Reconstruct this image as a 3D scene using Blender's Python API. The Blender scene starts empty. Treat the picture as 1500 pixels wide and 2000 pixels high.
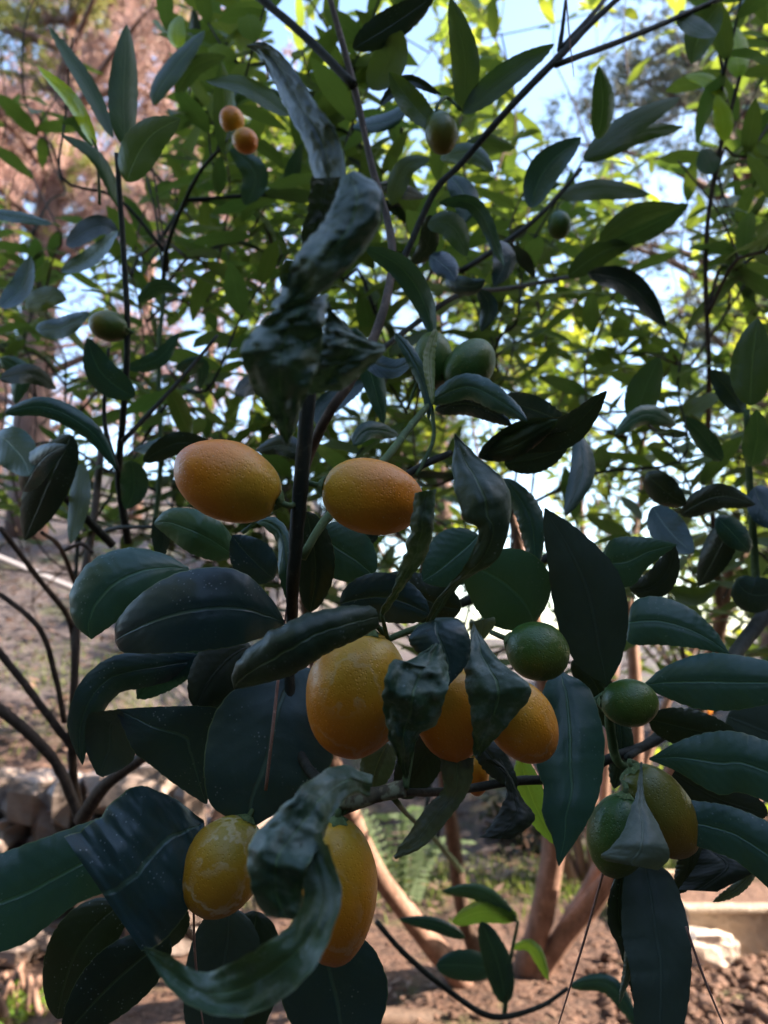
import bpy, math, random
import numpy as np
from mathutils import Vector, Matrix, noise
R = math.radians
random.seed(7); rng = np.random.default_rng(11)
sc = bpy.context.scene
COL = sc.collection
# ------------------------------------------------------------------ camera, sky, sun, exposure
CAMZ, PITCH, F = 0.85, R(10), 1504.0
CAM = np.array([0.0, 0.0, CAMZ])
FW = np.array([0, math.cos(PITCH), math.sin(PITCH)]); UP = np.array([0, -math.sin(PITCH), math.cos(PITCH)]); RT = np.array([1.0, 0, 0])
cd = bpy.data.cameras.new('camera'); cam = bpy.data.objects.new('camera', cd); COL.objects.link(cam)
cam.location = CAM; cam.rotation_euler = (R(90) + PITCH, 0, 0)
cd.sensor_fit = 'HORIZONTAL'; cd.sensor_width = 26.0; cd.lens = 26.0 * F / 1500.0
cd.clip_start = 0.02; cd.clip_end = 600
cd.dof.use_dof = True; cd.dof.focus_distance = 0.345; cd.dof.aperture_fstop = 10.5
sc.camera = cam
SUN_AZ, SUN_EL = R(94), R(31)          # azimuth measured from +Y (view direction) towards +X
w = bpy.data.worlds.new('World'); sc.world = w; w.use_nodes = True
nt = w.node_tree; bg = nt.nodes['Background']; sky = nt.nodes.new('ShaderNodeTexSky'); sky.sky_type = 'NISHITA'; sky.sun_disc = False
sky.sun_elevation = SUN_EL; sky.sun_rotation = SUN_AZ; sky.air_density = 1.0; sky.dust_density = 1.3
nt.links.new(sky.outputs[0], bg.inputs[0]); bg.inputs[1].default_value = 0.15
sd = bpy.data.lights.new('sun', 'SUN'); sun = bpy.data.objects.new('sun', sd); COL.objects.link(sun)
sd.energy = 5.0; sd.angle = R(0.5); sd.color = (1.0, 0.82, 0.66)
SUNV = Vector((math.sin(SUN_AZ) * math.cos(SUN_EL), math.cos(SUN_AZ) * math.cos(SUN_EL), math.sin(SUN_EL)))
sun.rotation_euler = SUNV.to_track_quat('Z', 'Y').to_euler(); sun.location = SUNV * 20
sc.view_settings.view_transform = 'Standard'; sc.view_settings.look = 'None'; sc.view_settings.gamma = 1.0
sc.view_settings.exposure = 2.28
sc.render.engine = 'CYCLES'
sc.cycles.use_denoising = True
sc.cycles.max_bounces = 8; sc.cycles.transparent_max_bounces = 8
sc.cycles.sample_clamp_indirect = 8.0

# ------------------------------------------------------------------ helpers
def P(x, y, d):
    return CAM + d * (FW + (x - 750.0) / F * RT + (1000.0 - y) / F * UP)
def G(x, y, z=0.0):
    v = P(x, y, 1.0) - CAM
    return CAM + v * ((z - CAMZ) / v[2])
def pix(p):
    v = np.asarray(p) - CAM; d = v @ FW
    return 750 + F * (v @ RT) / d, 1000 - F * (v @ UP) / d, d
def link(name, me, mat, parent=None, loc=None):
    o = bpy.data.objects.new(name, me); COL.objects.link(o)
    if mat is not None and me is not None and len(me.materials) == 0: me.materials.append(mat)
    if parent is not None: o.parent = parent
    if loc is not None: o.location = loc
    return o
def tag(o, label=None, cat=None, group=None, kind=None):
    for k, v in (('label', label), ('category', cat), ('group', group), ('kind', kind)):
        if v: o[k] = v
    return o
def empty(name, loc):
    o = bpy.data.objects.new(name, None); COL.objects.link(o); o.location = loc; o.empty_display_size = 0.05
    return o
def mesh(name, v, f, uv=None, smooth=True):
    me = bpy.data.meshes.new(name)
    v = np.asarray(v, dtype=np.float32)
    if isinstance(f, np.ndarray):
        n, k = f.shape
        me.vertices.add(len(v)); me.vertices.foreach_set('co', v.ravel())
        me.loops.add(n * k); me.loops.foreach_set('vertex_index', f.astype(np.int32).ravel())
        me.polygons.add(n); me.polygons.foreach_set('loop_start', np.arange(0, n * k, k, dtype=np.int32))
        try: me.polygons.foreach_set('loop_total', np.full(n, k, dtype=np.int32))
        except Exception: pass
        if uv is not None:
            l = me.uv_layers.new(name='UVMap'); l.data.foreach_set('uv', np.asarray(uv, dtype=np.float32)[f.ravel()].ravel())
        me.update(calc_edges=True); me.validate()
    else:
        me.from_pydata(v.tolist(), [], f); me.update()
    if smooth: me.polygons.foreach_set('use_smooth', [True] * len(me.polygons))
    return me
def spline(pts, n):
    p = np.asarray(pts, dtype=float)
    if len(p) == 2: p = np.array([p[0], (p[0] + p[1]) / 2, p[1]])
    L = np.concatenate([[0], np.cumsum(np.linalg.norm(np.diff(p[:, :3], axis=0), axis=1) + 1e-9)]); L /= L[-1]
    e = np.vstack([2 * p[0] - p[1], p, 2 * p[-1] - p[-2]]); out = []
    for t in np.linspace(0, 1, n):
        i = min(max(np.searchsorted(L, t) - 1, 0), len(p) - 2); u = (t - L[i]) / (L[i + 1] - L[i])
        a, b, c, d = e[i], e[i + 1], e[i + 2], e[i + 3]
        out.append(0.5 * (2 * b + (c - a) * u + (2 * a - 5 * b + 4 * c - d) * u * u + (3 * b - a - 3 * c + d) * u ** 3))
    return np.array(out)
def unit(v): return v / (np.linalg.norm(v, axis=-1, keepdims=True) + 1e-12)
def tubeVF(pts, radii, n=None, sides=8, bump=0.06):
    n = n or max(6, len(pts) * 5)
    c = spline(pts, n); r = np.interp(np.linspace(0, 1, n), np.linspace(0, 1, len(radii)), radii)
    T = unit(np.gradient(c, axis=0)); ref = np.array([0.3, 0.2, 1.0]) if abs(T[0, 2]) < .8 else np.array([1.0, .2, 0])
    a = unit(np.cross(T, ref)); b = np.cross(a, T)
    ang = np.linspace(0, 2 * np.pi, sides, endpoint=False)
    rr = r[:, None] * (1 + bump * rng.standard_normal((n, sides)))
    v = c[:, None, :] + rr[..., None] * (np.cos(ang)[None, :, None] * a[:, None, :] + np.sin(ang)[None, :, None] * b[:, None, :])
    i, j = np.meshgrid(np.arange(n - 1), np.arange(sides), indexing='ij'); j2 = (j + 1) % sides
    f = np.stack([i * sides + j, i * sides + j2, (i + 1) * sides + j2, (i + 1) * sides + j], -1).reshape(-1, 4)
    v = np.vstack([v.reshape(-1, 3), c[0], c[-1]]); k = n * sides
    jj = np.arange(sides); j3 = (jj + 1) % sides
    caps = np.vstack([np.stack([jj, j3, jj * 0 + k, jj * 0 + k], -1)[:, [1, 0, 2, 2]], np.stack([(n - 1) * sides + jj, (n - 1) * sides + j3, jj * 0 + k + 1, jj * 0 + k + 1], -1)])
    fs = f.tolist() + [[q[0], q[1], q[2]] for q in caps.tolist()]
    return v, fs
def tube(name, pts, radii, mat, parent=None, off=None, **kw):
    v, f = tubeVF(pts, radii, **kw)
    if off is not None: v = v - np.asarray(off)
    return link(name, mesh(name, v, f), mat, parent)

# ------------------------------------------------------------------ materials
class N:
    def __init__(s, name):
        s.m = bpy.data.materials.new(name); s.m.use_nodes = True; s.t = s.m.node_tree; s.t.nodes.clear()
        s.out = s.t.nodes.new('ShaderNodeOutputMaterial')
    def n(s, typ, **kw):
        o = s.t.nodes.new('ShaderNode' + typ)
        for k, v in kw.items():
            if k[0] == '_': setattr(o, k[1:], v)
            else:
                key = int(k[1:]) if k[0] == 'i' and k[1:].isdigit() else k.replace('_', ' ')
                s.set(o.inputs[key], v)
        return o
    def set(s, inp, v):
        if isinstance(v, bpy.types.NodeSocket): s.t.links.new(v, inp)
        elif isinstance(v, bpy.types.Node): s.t.links.new(v.outputs[0], inp)
        elif isinstance(v, tuple) and len(v) == 3 and inp.type == 'RGBA': inp.default_value = (*v, 1)
        else: inp.default_value = v
    def math(s, op, a, b=0.0, c=None, clamp=False):
        o = s.n('Math', _operation=op, _use_clamp=clamp, i0=a, i1=b)
        if c is not None: s.set(o.inputs[2], c)
        return o.outputs[0]
    def mix(s, f, a, b, blend='MIX'):
        o = s.n('MixRGB', _blend_type=blend); s.set(o.inputs[0], f); s.set(o.inputs[1], a); s.set(o.inputs[2], b); return o.outputs[0]
    def ramp(s, f, stops):
        o = s.n('ValToRGB'); s.set(o.inputs[0], f); e = o.color_ramp.elements
        while len(e) < len(stops): e.new(0.5)
        for k, (p, c) in enumerate(stops): e[k].position = p; e[k].color = (*c, 1) if len(c) == 3 else c
        return o.outputs[0]
    def step(s, v, a, b):
        o = s.n('MapRange', _interpolation_type='SMOOTHSTEP'); s.set(o.inputs[0], v); o.inputs[1].default_value = a; o.inputs[2].default_value = b
        return o.outputs[0]
    def noise(s, vec, scale, detail=3.0, rough=.55):
        o = s.n('TexNoise'); s.set(o.inputs['Vector'], vec); o.inputs['Scale'].default_value = scale; o.inputs['Detail'].default_value = detail; o.inputs['Roughness'].default_value = rough
        return o.outputs[0]
    def voro(s, vec, scale, feat='F1', out=0):
        o = s.n('TexVoronoi', _feature=feat); s.set(o.inputs['Vector'], vec); o.inputs['Scale'].default_value = scale; return o.outputs[out]
    def bump(s, h, st, dist):
        o = s.n('Bump'); s.set(o.inputs['Height'], h); o.inputs['Strength'].default_value = st; o.inputs['Distance'].default_value = dist; return o.outputs[0]
    def done(s, sh): s.t.links.new(sh.outputs[0] if isinstance(sh, bpy.types.Node) else sh, s.out.inputs[0]); return s.m

def leaf_mat(name, top, under, glow, rough=.37, trans=.25, dust=.35, scurf=0.0, spec=.5):
    n = N(name); tc = n.n('TexCoord'); uv = n.n('SeparateXYZ', i0=tc.outputs['UV']); pos = n.n('NewGeometry').outputs['Position']
    geo = n.n('NewGeometry'); oi = n.n('ObjectInfo')
    rnd = n.math('FRACT', n.math('ADD', geo.outputs['Random Per Island'], n.math('MULTIPLY', oi.outputs['Random'], 7.31)))
    s = n.math('ABSOLUTE', n.math('SUBTRACT', n.math('MULTIPLY', uv.outputs[0], 2.0), 1.0)); t = uv.outputs[1]
    var = n.ramp(rnd, [(0, tuple(c * .72 for c in top)), (.55, top), (.88, (top[0] * 1.7, top[1] * 1.35, top[2] * .95)), (1, (top[0] * 2.6, top[1] * 1.8, top[2] * .9))])
    mot = n.noise(pos, 38.0, 4.0, .6)
    col = n.mix(n.step(mot, .35, .72), var, n.mix(.45, var, (top[0] * 2.0, top[1] * 1.6, top[2] * 1.1)))
    midrib = n.math('SUBTRACT', 1.0, n.step(s, .012, .05)); marg = n.step(s, .955, .992)
    ph = n.math('SUBTRACT', n.math('MULTIPLY', t, 62.0), n.math('MULTIPLY', s, 17.0))
    vein = n.math('MULTIPLY', n.step(n.math('SINE', ph), .90, 1.0), n.math('SUBTRACT', 1.0, s))
    pale = (top[0] * 3.2 + .02, top[1] * 2.3 + .03, top[2] * 1.6 + .01)
    col = n.mix(n.math('MULTIPLY', midrib, .75), col, pale)
    col = n.mix(n.math('MULTIPLY', vein, .05), col, pale)
    col = n.mix(n.math('MULTIPLY', n.step(s, .88, .98) if scurf else marg, .6), col, (.15, .18, .075) if scurf else (.13, .165, .06))
    if dust > 0:   # dried spray and dust specks
        sp = n.math('SUBTRACT', 1.0, n.step(n.voro(pos, 420.0), .10, .24)); patch = n.step(n.noise(pos, 55.0, 2.0), .50, .68)
        col = n.mix(n.math('MULTIPLY', n.math('MULTIPLY', sp, patch), dust), col, (.34, .37, .38))
        col = n.mix(n.math('MULTIPLY', n.step(n.noise(pos, 130.0, 5.0, .7), .56, .78), dust * .16), col, (.20, .24, .27))
    if scurf > 0:  # silvery scurf of mined, mildewed leaves
        sc1 = n.step(n.noise(pos, 75.0, 6.0, .70), .45, .63)
        col = n.mix(n.math('MULTIPLY', sc1, scurf), col, (.125, .155, .13))
        br = n.step(n.noise(pos, 60.0, 4.0, .6), .66, .74); col = n.mix(n.math('MULTIPLY', br, scurf * .6), col, (.10, .06, .035))
    ucol = n.mix(n.math('MULTIPLY', midrib, .6), n.mix(n.step(mot, .3, .7), under, tuple(c * 1.35 for c in under)), tuple(c * 1.9 + .01 for c in under))
    ucol = n.mix(n.math('MULTIPLY', vein, .12), ucol, tuple(c * 1.6 for c in under))
    if scurf > 0: ucol = n.mix(n.math('MULTIPLY', sc1, scurf * .8), ucol, (.13, .155, .13))
    fcol = n.mix(geo.outputs['Backfacing'], col, ucol)
    h = n.math('ADD', n.math('MULTIPLY', midrib, -.7), n.math('MULTIPLY', n.math('SINE', ph), .05))
    h = n.math('ADD', h, n.math('MULTIPLY', n.noise(pos, 160.0, 4.0), .9 if scurf else .45))
    if scurf: h = n.math('ADD', h, n.math('MULTIPLY', n.noise(pos, 70.0, 2.0), 2.2))
    bp = n.bump(h, .55, .0009)
    ro = n.math('ADD', rough - .10, n.math('MULTIPLY', mot, .22)); ro = n.math('ADD', ro, n.math('MULTIPLY', geo.outputs['Backfacing'], .14))
    pb = n.n('BsdfPrincipled', Base_Color=fcol, Roughness=ro, Normal=bp, IOR=1.42); pb.inputs['Specular IOR Level'].default_value = spec
    tr = n.n('BsdfTranslucent', Color=n.mix(rnd, glow, (glow[0] * 1.5, glow[1] * 1.15, glow[2] * .8)), Normal=bp)
    return n.done(n.n('MixShader', i0=trans, i1=pb, i2=tr))

M = {}
M['leaf'] = leaf_mat('kumquat_leaf', (.011, .042, .040), (.032, .054, .048), (.10, .22, .06), trans=.10, dust=.25)  # teal base colour carries part of the blue sky sheen
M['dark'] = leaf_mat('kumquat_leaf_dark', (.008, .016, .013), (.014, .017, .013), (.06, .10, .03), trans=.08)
M['blue'] = leaf_mat('kumquat_leaf_sky_sheen', (.011, .030, .042), (.032, .048, .048), (.10, .18, .06), trans=.06, dust=.38, rough=.36)  # bluish base colour stands in for sky sheen on the leaf
M['pale'] = leaf_mat('kumquat_leaf_pale', (.050, .068, .056), (.066, .084, .064), (.25, .36, .10), trans=.10, scurf=.35)
M['sick'] = leaf_mat('kumquat_leaf_mined', (.014, .036, .022), (.045, .065, .040), (.18, .30, .06), trans=.06, scurf=.75, rough=.46)
M['sickl'] = leaf_mat('kumquat_leaf_silvered', (.018, .046, .028), (.040, .068, .045), (.18, .30, .08), trans=.06, scurf=.75, rough=.5)
M['sickd'] = leaf_mat('kumquat_leaf_mined_dark', (.012, .026, .016), (.040, .042, .022), (.12, .18, .05), trans=.06, scurf=.16, rough=.46)
M['young'] = leaf_mat('kumquat_leaf_young', (.075, .155, .028), (.12, .19, .055), (.36, .58, .05), trans=.45, dust=.05)
M['olive'] = leaf_mat('kumquat_leaf_olive', (.018, .042, .016), (.024, .044, .022), (.14, .24, .04), trans=.20, dust=.08, spec=.28)
M['grey'] = leaf_mat('kumquat_leaf_greyish', (.013, .034, .029), (.028, .042, .036), (.08, .14, .05), trans=.06, dust=.2)
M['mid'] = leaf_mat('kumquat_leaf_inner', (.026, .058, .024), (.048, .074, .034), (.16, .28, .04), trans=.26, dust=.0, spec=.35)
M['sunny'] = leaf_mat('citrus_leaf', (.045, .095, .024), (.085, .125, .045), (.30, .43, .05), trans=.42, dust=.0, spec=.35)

def bark_mat(name, a, b, lich=0.0, sc_=90.0):
    n = N(name); pos = n.n('NewGeometry').outputs['Position']
    st = n.n('Mapping', Vector=pos, Scale=(1, 1, .35))
    f = n.noise(st.outputs[0], sc_, 5.0, .65); col = n.mix(n.step(f, .3, .7), a, b)
    col = n.mix(n.math('MULTIPLY', n.step(n.noise(pos, sc_ * 2.2, 3.0), .58, .7), .35), col, tuple(min(1, c * 2.2 + .02) for c in b))
    if lich: col = n.mix(n.math('MULTIPLY', n.step(n.noise(pos, 140.0, 3.0), .52, .62), lich), col, (.30, .30, .20))
    pb = n.n('BsdfPrincipled', Base_Color=col, Roughness=.75, Normal=n.bump(f, .8, .0015)); pb.inputs['Specular IOR Level'].default_value = .3
    return n.done(pb)
M['bark'] = bark_mat('bark_brown', (.15, .088, .062), (.29, .18, .135), sc_=40)
M['twig'] = bark_mat('twig_dark', (.012, .014, .010), (.032, .030, .020))
M['twigbrown'] = bark_mat('twig_brown', (.045, .030, .022), (.10, .066, .048))
M['green_twig'] = bark_mat('twig_green', (.045, .075, .030), (.085, .12, .045))
M['knob'] = bark_mat('twig_scabby', (.05, .04, .028), (.13, .10, .06), lich=.7)
M['pinebark'] = bark_mat('pine_bark', (.085, .048, .038), (.20, .12, .095), sc_=9)
M['needle'] = bark_mat('fallen_needle', (.20, .10, .08), (.32, .18, .14), sc_=200)

def fruit_mat(name, a, b, c, scar=0.0, axis=2):
    n = N(name); tc = n.n('TexCoord'); ob = tc.outputs['Object']; z = n.n('SeparateXYZ', i0=tc.outputs['Generated']).outputs[axis]
    big = n.noise(ob, 45.0, 2.0); f = n.math('ADD', z, n.math('MULTIPLY', n.math('SUBTRACT', big, .5), .55))
    col = n.ramp(f, [(0.12, a), (.55, b), (.97, c)])
    gl = n.voro(ob, 760.0); pore = n.math('SUBTRACT', 1.0, n.step(gl, .02, .32))
    col = n.mix(n.math('MULTIPLY', pore, .12), col, tuple(min(1, q * 1.35 + .05) for q in b))
    col = n.mix(n.math('MULTIPLY', n.step(n.noise(ob, 260.0, 4.0, .7), .55, .75), .10), col, (.70, .42, .12))
    sp = n.math('SUBTRACT', 1.0, n.step(n.voro(ob, 190.0), .05, .10)); col = n.mix(n.math('MULTIPLY', sp, .35), col, (.62, .48, .28))
    h = n.math('ADD', n.math('MULTIPLY', n.step(gl, .0, .40), .9), n.math('MULTIPLY', n.noise(ob, 300.0, 3.0), 1.5))
    if scar:
        wv = n.math('ABSOLUTE', n.math('SUBTRACT', n.noise(ob, 62.0, 3.0, .6), .5)); ln = n.math('SUBTRACT', 1.0, n.step(wv, .012, .05))
        zz = n.step(n.noise(ob, 30.0, 1.0), .38, .6)
        col = n.mix(n.math('MULTIPLY', n.math('MULTIPLY', ln, zz), scar), col, (.62, .50, .34))
    pb = n.n('BsdfPrincipled', Base_Color=col, Roughness=n.math('ADD', .31, n.math('MULTIPLY', big, .16)), Normal=n.bump(h, .34, .0006), IOR=1.45)
    pb.inputs['Subsurface Weight'].default_value = .12; pb.inputs['Subsurface Radius'].default_value = (.006, .003, .001); pb.inputs['Subsurface Scale'].default_value = 1.0
    return n.done(pb)
M['ripe'] = fruit_mat('peel_ripe', (.62, .172, .006), (.66, .228, .009), (.52, .28, .018))
M['ripe2'] = fruit_mat('peel_golden', (.62, .175, .006), (.66, .245, .010), (.50, .285, .020), scar=.25)
M['turn'] = fruit_mat('peel_turning', (.46, .20, .012), (.42, .215, .014), (.28, .215, .020), scar=.6)
M['half'] = fruit_mat('peel_olive', (.17, .125, .012), (.10, .115, .013), (.055, .098, .013))
M['half2'] = fruit_mat('peel_olive_brown', (.25, .12, .010), (.155, .11, .012), (.095, .10, .013))
M['green'] = fruit_mat('peel_green', (.085, .115, .016), (.045, .095, .014), (.026, .072, .014))
M['calyx'] = bark_mat('calyx_green', (.07, .11, .035), (.12, .16, .06), sc_=300)

def ground_mat(name):
    n = N(name); pos = n.n('NewGeometry').outputs['Position']; x = n.n('SeparateXYZ', i0=pos)
    a = n.noise(pos, 3.0, 6.0, .65); b = n.noise(pos, 28.0, 5.0, .7)
    soil = n.mix(n.step(b, .35, .7), (.055, .030, .021), (.16, .088, .060))
    soil = n.mix(n.math('MULTIPLY', n.step(n.noise(pos, 75.0, 3.0), .56, .68), .5), soil, (.27, .19, .14))
    litter = n.mix(n.step(b, .3, .65), (.042, .035, .037), (.105, .086, .084))
    col = n.mix(n.step(n.math('ADD', x.outputs[1], n.math('MULTIPLY', a, .6)), 2.9, 3.5), soil, litter)
    col = n.mix(n.math('MULTIPLY', n.step(a, .52, .66), .55), col, (.085, .11, .030))
    bank_tint = n.mix(n.step(b, .3, .7), (.030, .048, .020), (.055, .075, .035))  # green put on the unseen banks to cut their warm bounce light
    side = n.math('MAXIMUM', n.step(n.math('ADD', x.outputs[2], n.math('MULTIPLY', a, .4)), .9, 1.3), n.step(n.math('MULTIPLY', x.outputs[1], -1.0), .6, 1.4))
    side = n.math('MULTIPLY', side, n.math('SUBTRACT', 1.0, n.step(x.outputs[1], 1.2, 2.0)))
    col = n.mix(side, col, bank_tint)
    h = n.math('ADD', n.math('MULTIPLY', b, 1.0), n.math('MULTIPLY', n.noise(pos, 90.0, 3.0), .5))
    return n.done(n.n('BsdfPrincipled', Base_Color=col, Roughness=.92, Normal=n.bump(h, 1.0, .02)))
M['ground'] = ground_mat('soil')
def rock_mat(name, a, b, sc_=14.0):
    n = N(name); pos = n.n('NewGeometry').outputs['Position']; oi = n.n('ObjectInfo').outputs['Random']
    f = n.noise(pos, sc_, 6.0, .65); col = n.mix(n.step(f, .3, .7), a, b); col = n.mix(n.math('MULTIPLY', oi, .5), col, (a[0] * 1.5, a[1] * 1.25, a[2] * 1.05))
    return n.done(n.n('BsdfPrincipled', Base_Color=col, Roughness=.9, Normal=n.bump(f, 1.0, .02)))
M['stone'] = rock_mat('wall_stone', (.18, .145, .13), (.36, .30, .265))
M['concrete'] = rock_mat('planter_concrete', (.30, .255, .20), (.42, .36, .29), 20.0)
M['white_rock'] = rock_mat('limestone', (.60, .52, .44), (.78, .72, .64))
M['clod'] = rock_mat('soil_clod', (.10, .055, .038), (.20, .12, .085), 30.0)
def plain(name, c, rough=.5):
    n = N(name); pos = n.n('NewGeometry').outputs['Position']; f = n.noise(pos, 60.0, 4.0)
    return n.done(n.n('BsdfPrincipled', Base_Color=n.mix(f, tuple(q * .8 for q in c), tuple(min(1, q * 1.15) for q in c)), Roughness=rough))
M['pipe'] = plain('pipe_plastic', (.20, .195, .21), .5)
def tuft_mat(name, a, b, g, tr=.3):
    n = N(name); r = n.n('NewGeometry').outputs['Random Per Island']; pos = n.n('NewGeometry').outputs['Position']
    f = n.math('ADD', n.math('MULTIPLY', r, .5), n.math('MULTIPLY', n.step(n.noise(pos, .9, 2.0), .38, .62), .5)); col = n.mix(f, a, b)
    return n.done(n.n('MixShader', i0=tr, i1=n.n('BsdfPrincipled', Base_Color=col, Roughness=.6), i2=n.n('BsdfTranslucent', Color=n.mix(f, g, b))))
M['pine_dry'] = tuft_mat('pine_needles_dry', (.22, .15, .12), (.46, .29, .26), (.42, .27, .22))
M['pine_green'] = tuft_mat('pine_needles_green', (.055, .075, .045), (.13, .125, .095), (.12, .16, .06))
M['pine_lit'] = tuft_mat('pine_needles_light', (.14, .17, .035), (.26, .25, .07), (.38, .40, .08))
M['grass'] = tuft_mat('grass_blades', (.07, .12, .02), (.16, .20, .05), (.24, .34, .05), .4)
M['litter'] = tuft_mat('leaf_litter', (.085, .048, .034), (.23, .145, .10), (.2, .12, .05), .1)
M['fern'] = tuft_mat('frond_green', (.07, .12, .06), (.16, .22, .12), (.22, .36, .12), .35)
M['bush'] = tuft_mat('bush_dark', (.03, .045, .025), (.06, .08, .04), (.10, .14, .04), .2)

# ------------------------------------------------------------------ ground and far setting
def sst(a, b, x):
    t = np.clip((x - a) / (b - a), 0, 1); return t * t * (3 - 2 * t)
def terrain(x, y):
    bank = .50 * sst(3.25, 4.0, y) + .07 * np.clip(y - 4.0, 0, 14)
    left = sst(-.35, -1.1, x) if False else sst(.35, 1.1, -x)
    hill = left * (.46 * sst(2.42, 2.62, y) + .30 * np.clip(y - 2.7, 0, 9) + .10 * np.clip(-x - .7, 0, 6) * sst(2.5, 3.2, y))
    right = sst(.9, 1.6, x) * sst(2.85, 3.2, y) * .10
    shade_banks = 3.9 * sst(1.0, 5.5, -y) + 6.5 * sst(1.35, 5.5, np.abs(x)) * sst(-1.15, -.65, -y)  # unseen banks added behind and beside the camera to block sky and sun
    return shade_banks + np.maximum(bank * (1 - left), hill) * (1 - .35 * sst(.8, 2.0, x)) + right
gx = np.concatenate([-np.geomspace(60, 3.2, 26), np.linspace(-3.1, 3.1, 125), np.geomspace(3.2, 60, 26)])
gy = np.concatenate([np.linspace(-14, .2, 22), np.linspace(.3, 6.0, 118), np.geomspace(6.15, 90, 34)])
X, Y = np.meshgrid(gx, gy); Z = terrain(X, Y)
Z += np.array([[.030 * noise.noise((a * 2.3, b * 2.3, 0)) + .018 * noise.noise((a * 9, b * 9, 4)) + (.05 if b > 3 else 0) * noise.noise((a * 1.2, b * 1.2, 9)) for a, b in zip(r1, r2)] for r1, r2 in zip(X, Y)])
def grid_faces(nr, nc):
    i, j = np.meshgrid(np.arange(nr - 1), np.arange(nc - 1), indexing='ij')
    return np.stack([i * nc + j, i * nc + j + 1, (i + 1) * nc + j + 1, (i + 1) * nc + j], -1).reshape(-1, 4)
gr = link('ground', mesh('ground', np.stack([X, Y, Z], -1).reshape(-1, 3), grid_faces(len(gy), len(gx))), M['ground'])
tag(gr, 'brown earth with litter rising into a bank and hillside', 'ground', kind='structure')
def gz(x, y): return float(terrain(np.array(x), np.array(y)))

def rockmesh(name, sx, sy, sz, seed, rough=.22, sub=(9, 7)):
    nu, nv = sub; v = []; f = []
    for i in range(nv + 1):
        th = math.pi * i / nv
        for j in range(nu):
            ph = 2 * math.pi * j / nu; p = Vector((math.sin(th) * math.cos(ph), math.sin(th) * math.sin(ph), math.cos(th)))
            q = Vector([math.copysign(abs(c) ** .6, c) for c in p]); q *= 1 + rough * noise.noise(p * 1.7 + Vector((seed * 3.1, seed, 0)))
            v.append((q.x * sx, q.y * sy, q.z * sz))
    for i in range(nv):
        for j in range(nu): f.append((i * nu + j, (i + 1) * nu + j, (i + 1) * nu + (j + 1) % nu, i * nu + (j + 1) % nu))
    return mesh(name, v, f, smooth=False)
# dry stone retaining wall under the hillside
wl = empty('dry_stone_wall', (-1.25, 2.45, 0)); tag(wl, 'low dry stone wall of pale rough stones holding up the hillside', 'wall')
stones = [rockmesh('stone', 1, 1, 1, k, .55, (7, 5)) for k in range(7)]
z = .0; course = 0
while z < .47:
    h = random.uniform(.05, .15); x = -1.25 + random.uniform(0, .08)
    while x < 1.05:
        L = random.choice([random.uniform(.06, .12), random.uniform(.12, .3)])
        s = link('stone', stones[random.randrange(7)], M['stone'], wl, (x + L / 2 - .25, -.02 + .05 * z + random.uniform(-.035, .035), z + h / 2 + random.uniform(-.012, .012)))
        s.scale = (L * .54, .10, h * random.uniform(.42, .62)); s.rotation_euler = (random.uniform(-.15, .15), random.uniform(-.16, .16), random.uniform(-.2, .2)); x += L
    z += h * .96; course += 1
for k, (x, y, s) in enumerate([(95, 1835, .07), (30, 1870, .05), (180, 1845, .06), (250, 1855, .045)]):
    p = G(x, y); r = link('fallen_stone', rockmesh('fallen_stone', s * 1.3, s, s * .6, 20 + k, .3), M['stone'], None, (p[0], p[1], .02))
    tag(r, 'grey stone fallen at the foot of the dry stone wall', 'stone', 'stones fallen below the wall')
a, b = P(-60, 1065, 4.1), P(330, 1228, 4.5)
mid = (a + b) / 2; 
pp = tube('water_pipe', [P(-120, 1040, 4.0), a, mid, b], [.018] * 4, M['pipe'], bump=.01, sides=10); tag(pp, 'pale plastic water pipe running down across the hillside', 'pipe')
# concrete planter trough with rock and clods on the lit side
pc = G(1345, 1866); x0, y0 = pc[0], pc[1]
def box(cx, cy, cz, sx, sy, sz):
    v = [(cx + sx * a, cy + sy * b, cz + sz * c) for a in (-1, 1) for b in (-1, 1) for c in (-1, 1)]
    return v, [(0, 1, 3, 2), (4, 6, 7, 5), (0, 4, 5, 1), (2, 3, 7, 6), (0, 2, 6, 4), (1, 5, 7, 3)]
pl = empty('planter_trough', (x0, y0, 0)); tag(pl, 'low concrete planter trough standing on the sunlit soil', 'planter')
for nm, args in (('front_panel', (.70, 0, .058, .70, .016, .058)), ('back_panel', (.70, .40, .058, .70, .016, .058)), ('end_panel', (.016, .2, .056, .015, .183, .056)), ('planting_soil', (.71, .2, .035, .675, .18, .05)), ('rim', (.70, -.004, .1245, .712, .026, .008))):
    v, f = box(*args); o = link(nm, mesh(nm, v, f, smooth=False), M['clod'] if nm == 'planting_soil' else M['concrete'], pl)
    if nm != 'planting_soil':
        bv = o.modifiers.new('b', 'BEVEL'); bv.width = .005; bv.segments = 2
p = G(1382, 1884); tag(link('limestone_rock', rockmesh('limestone_rock', .068, .05, .05, 3, .35, (14, 10)), M['white_rock'], None, (p[0], p[1], .035)), 'white limestone lump lying before the concrete planter trough', 'rock')
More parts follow.
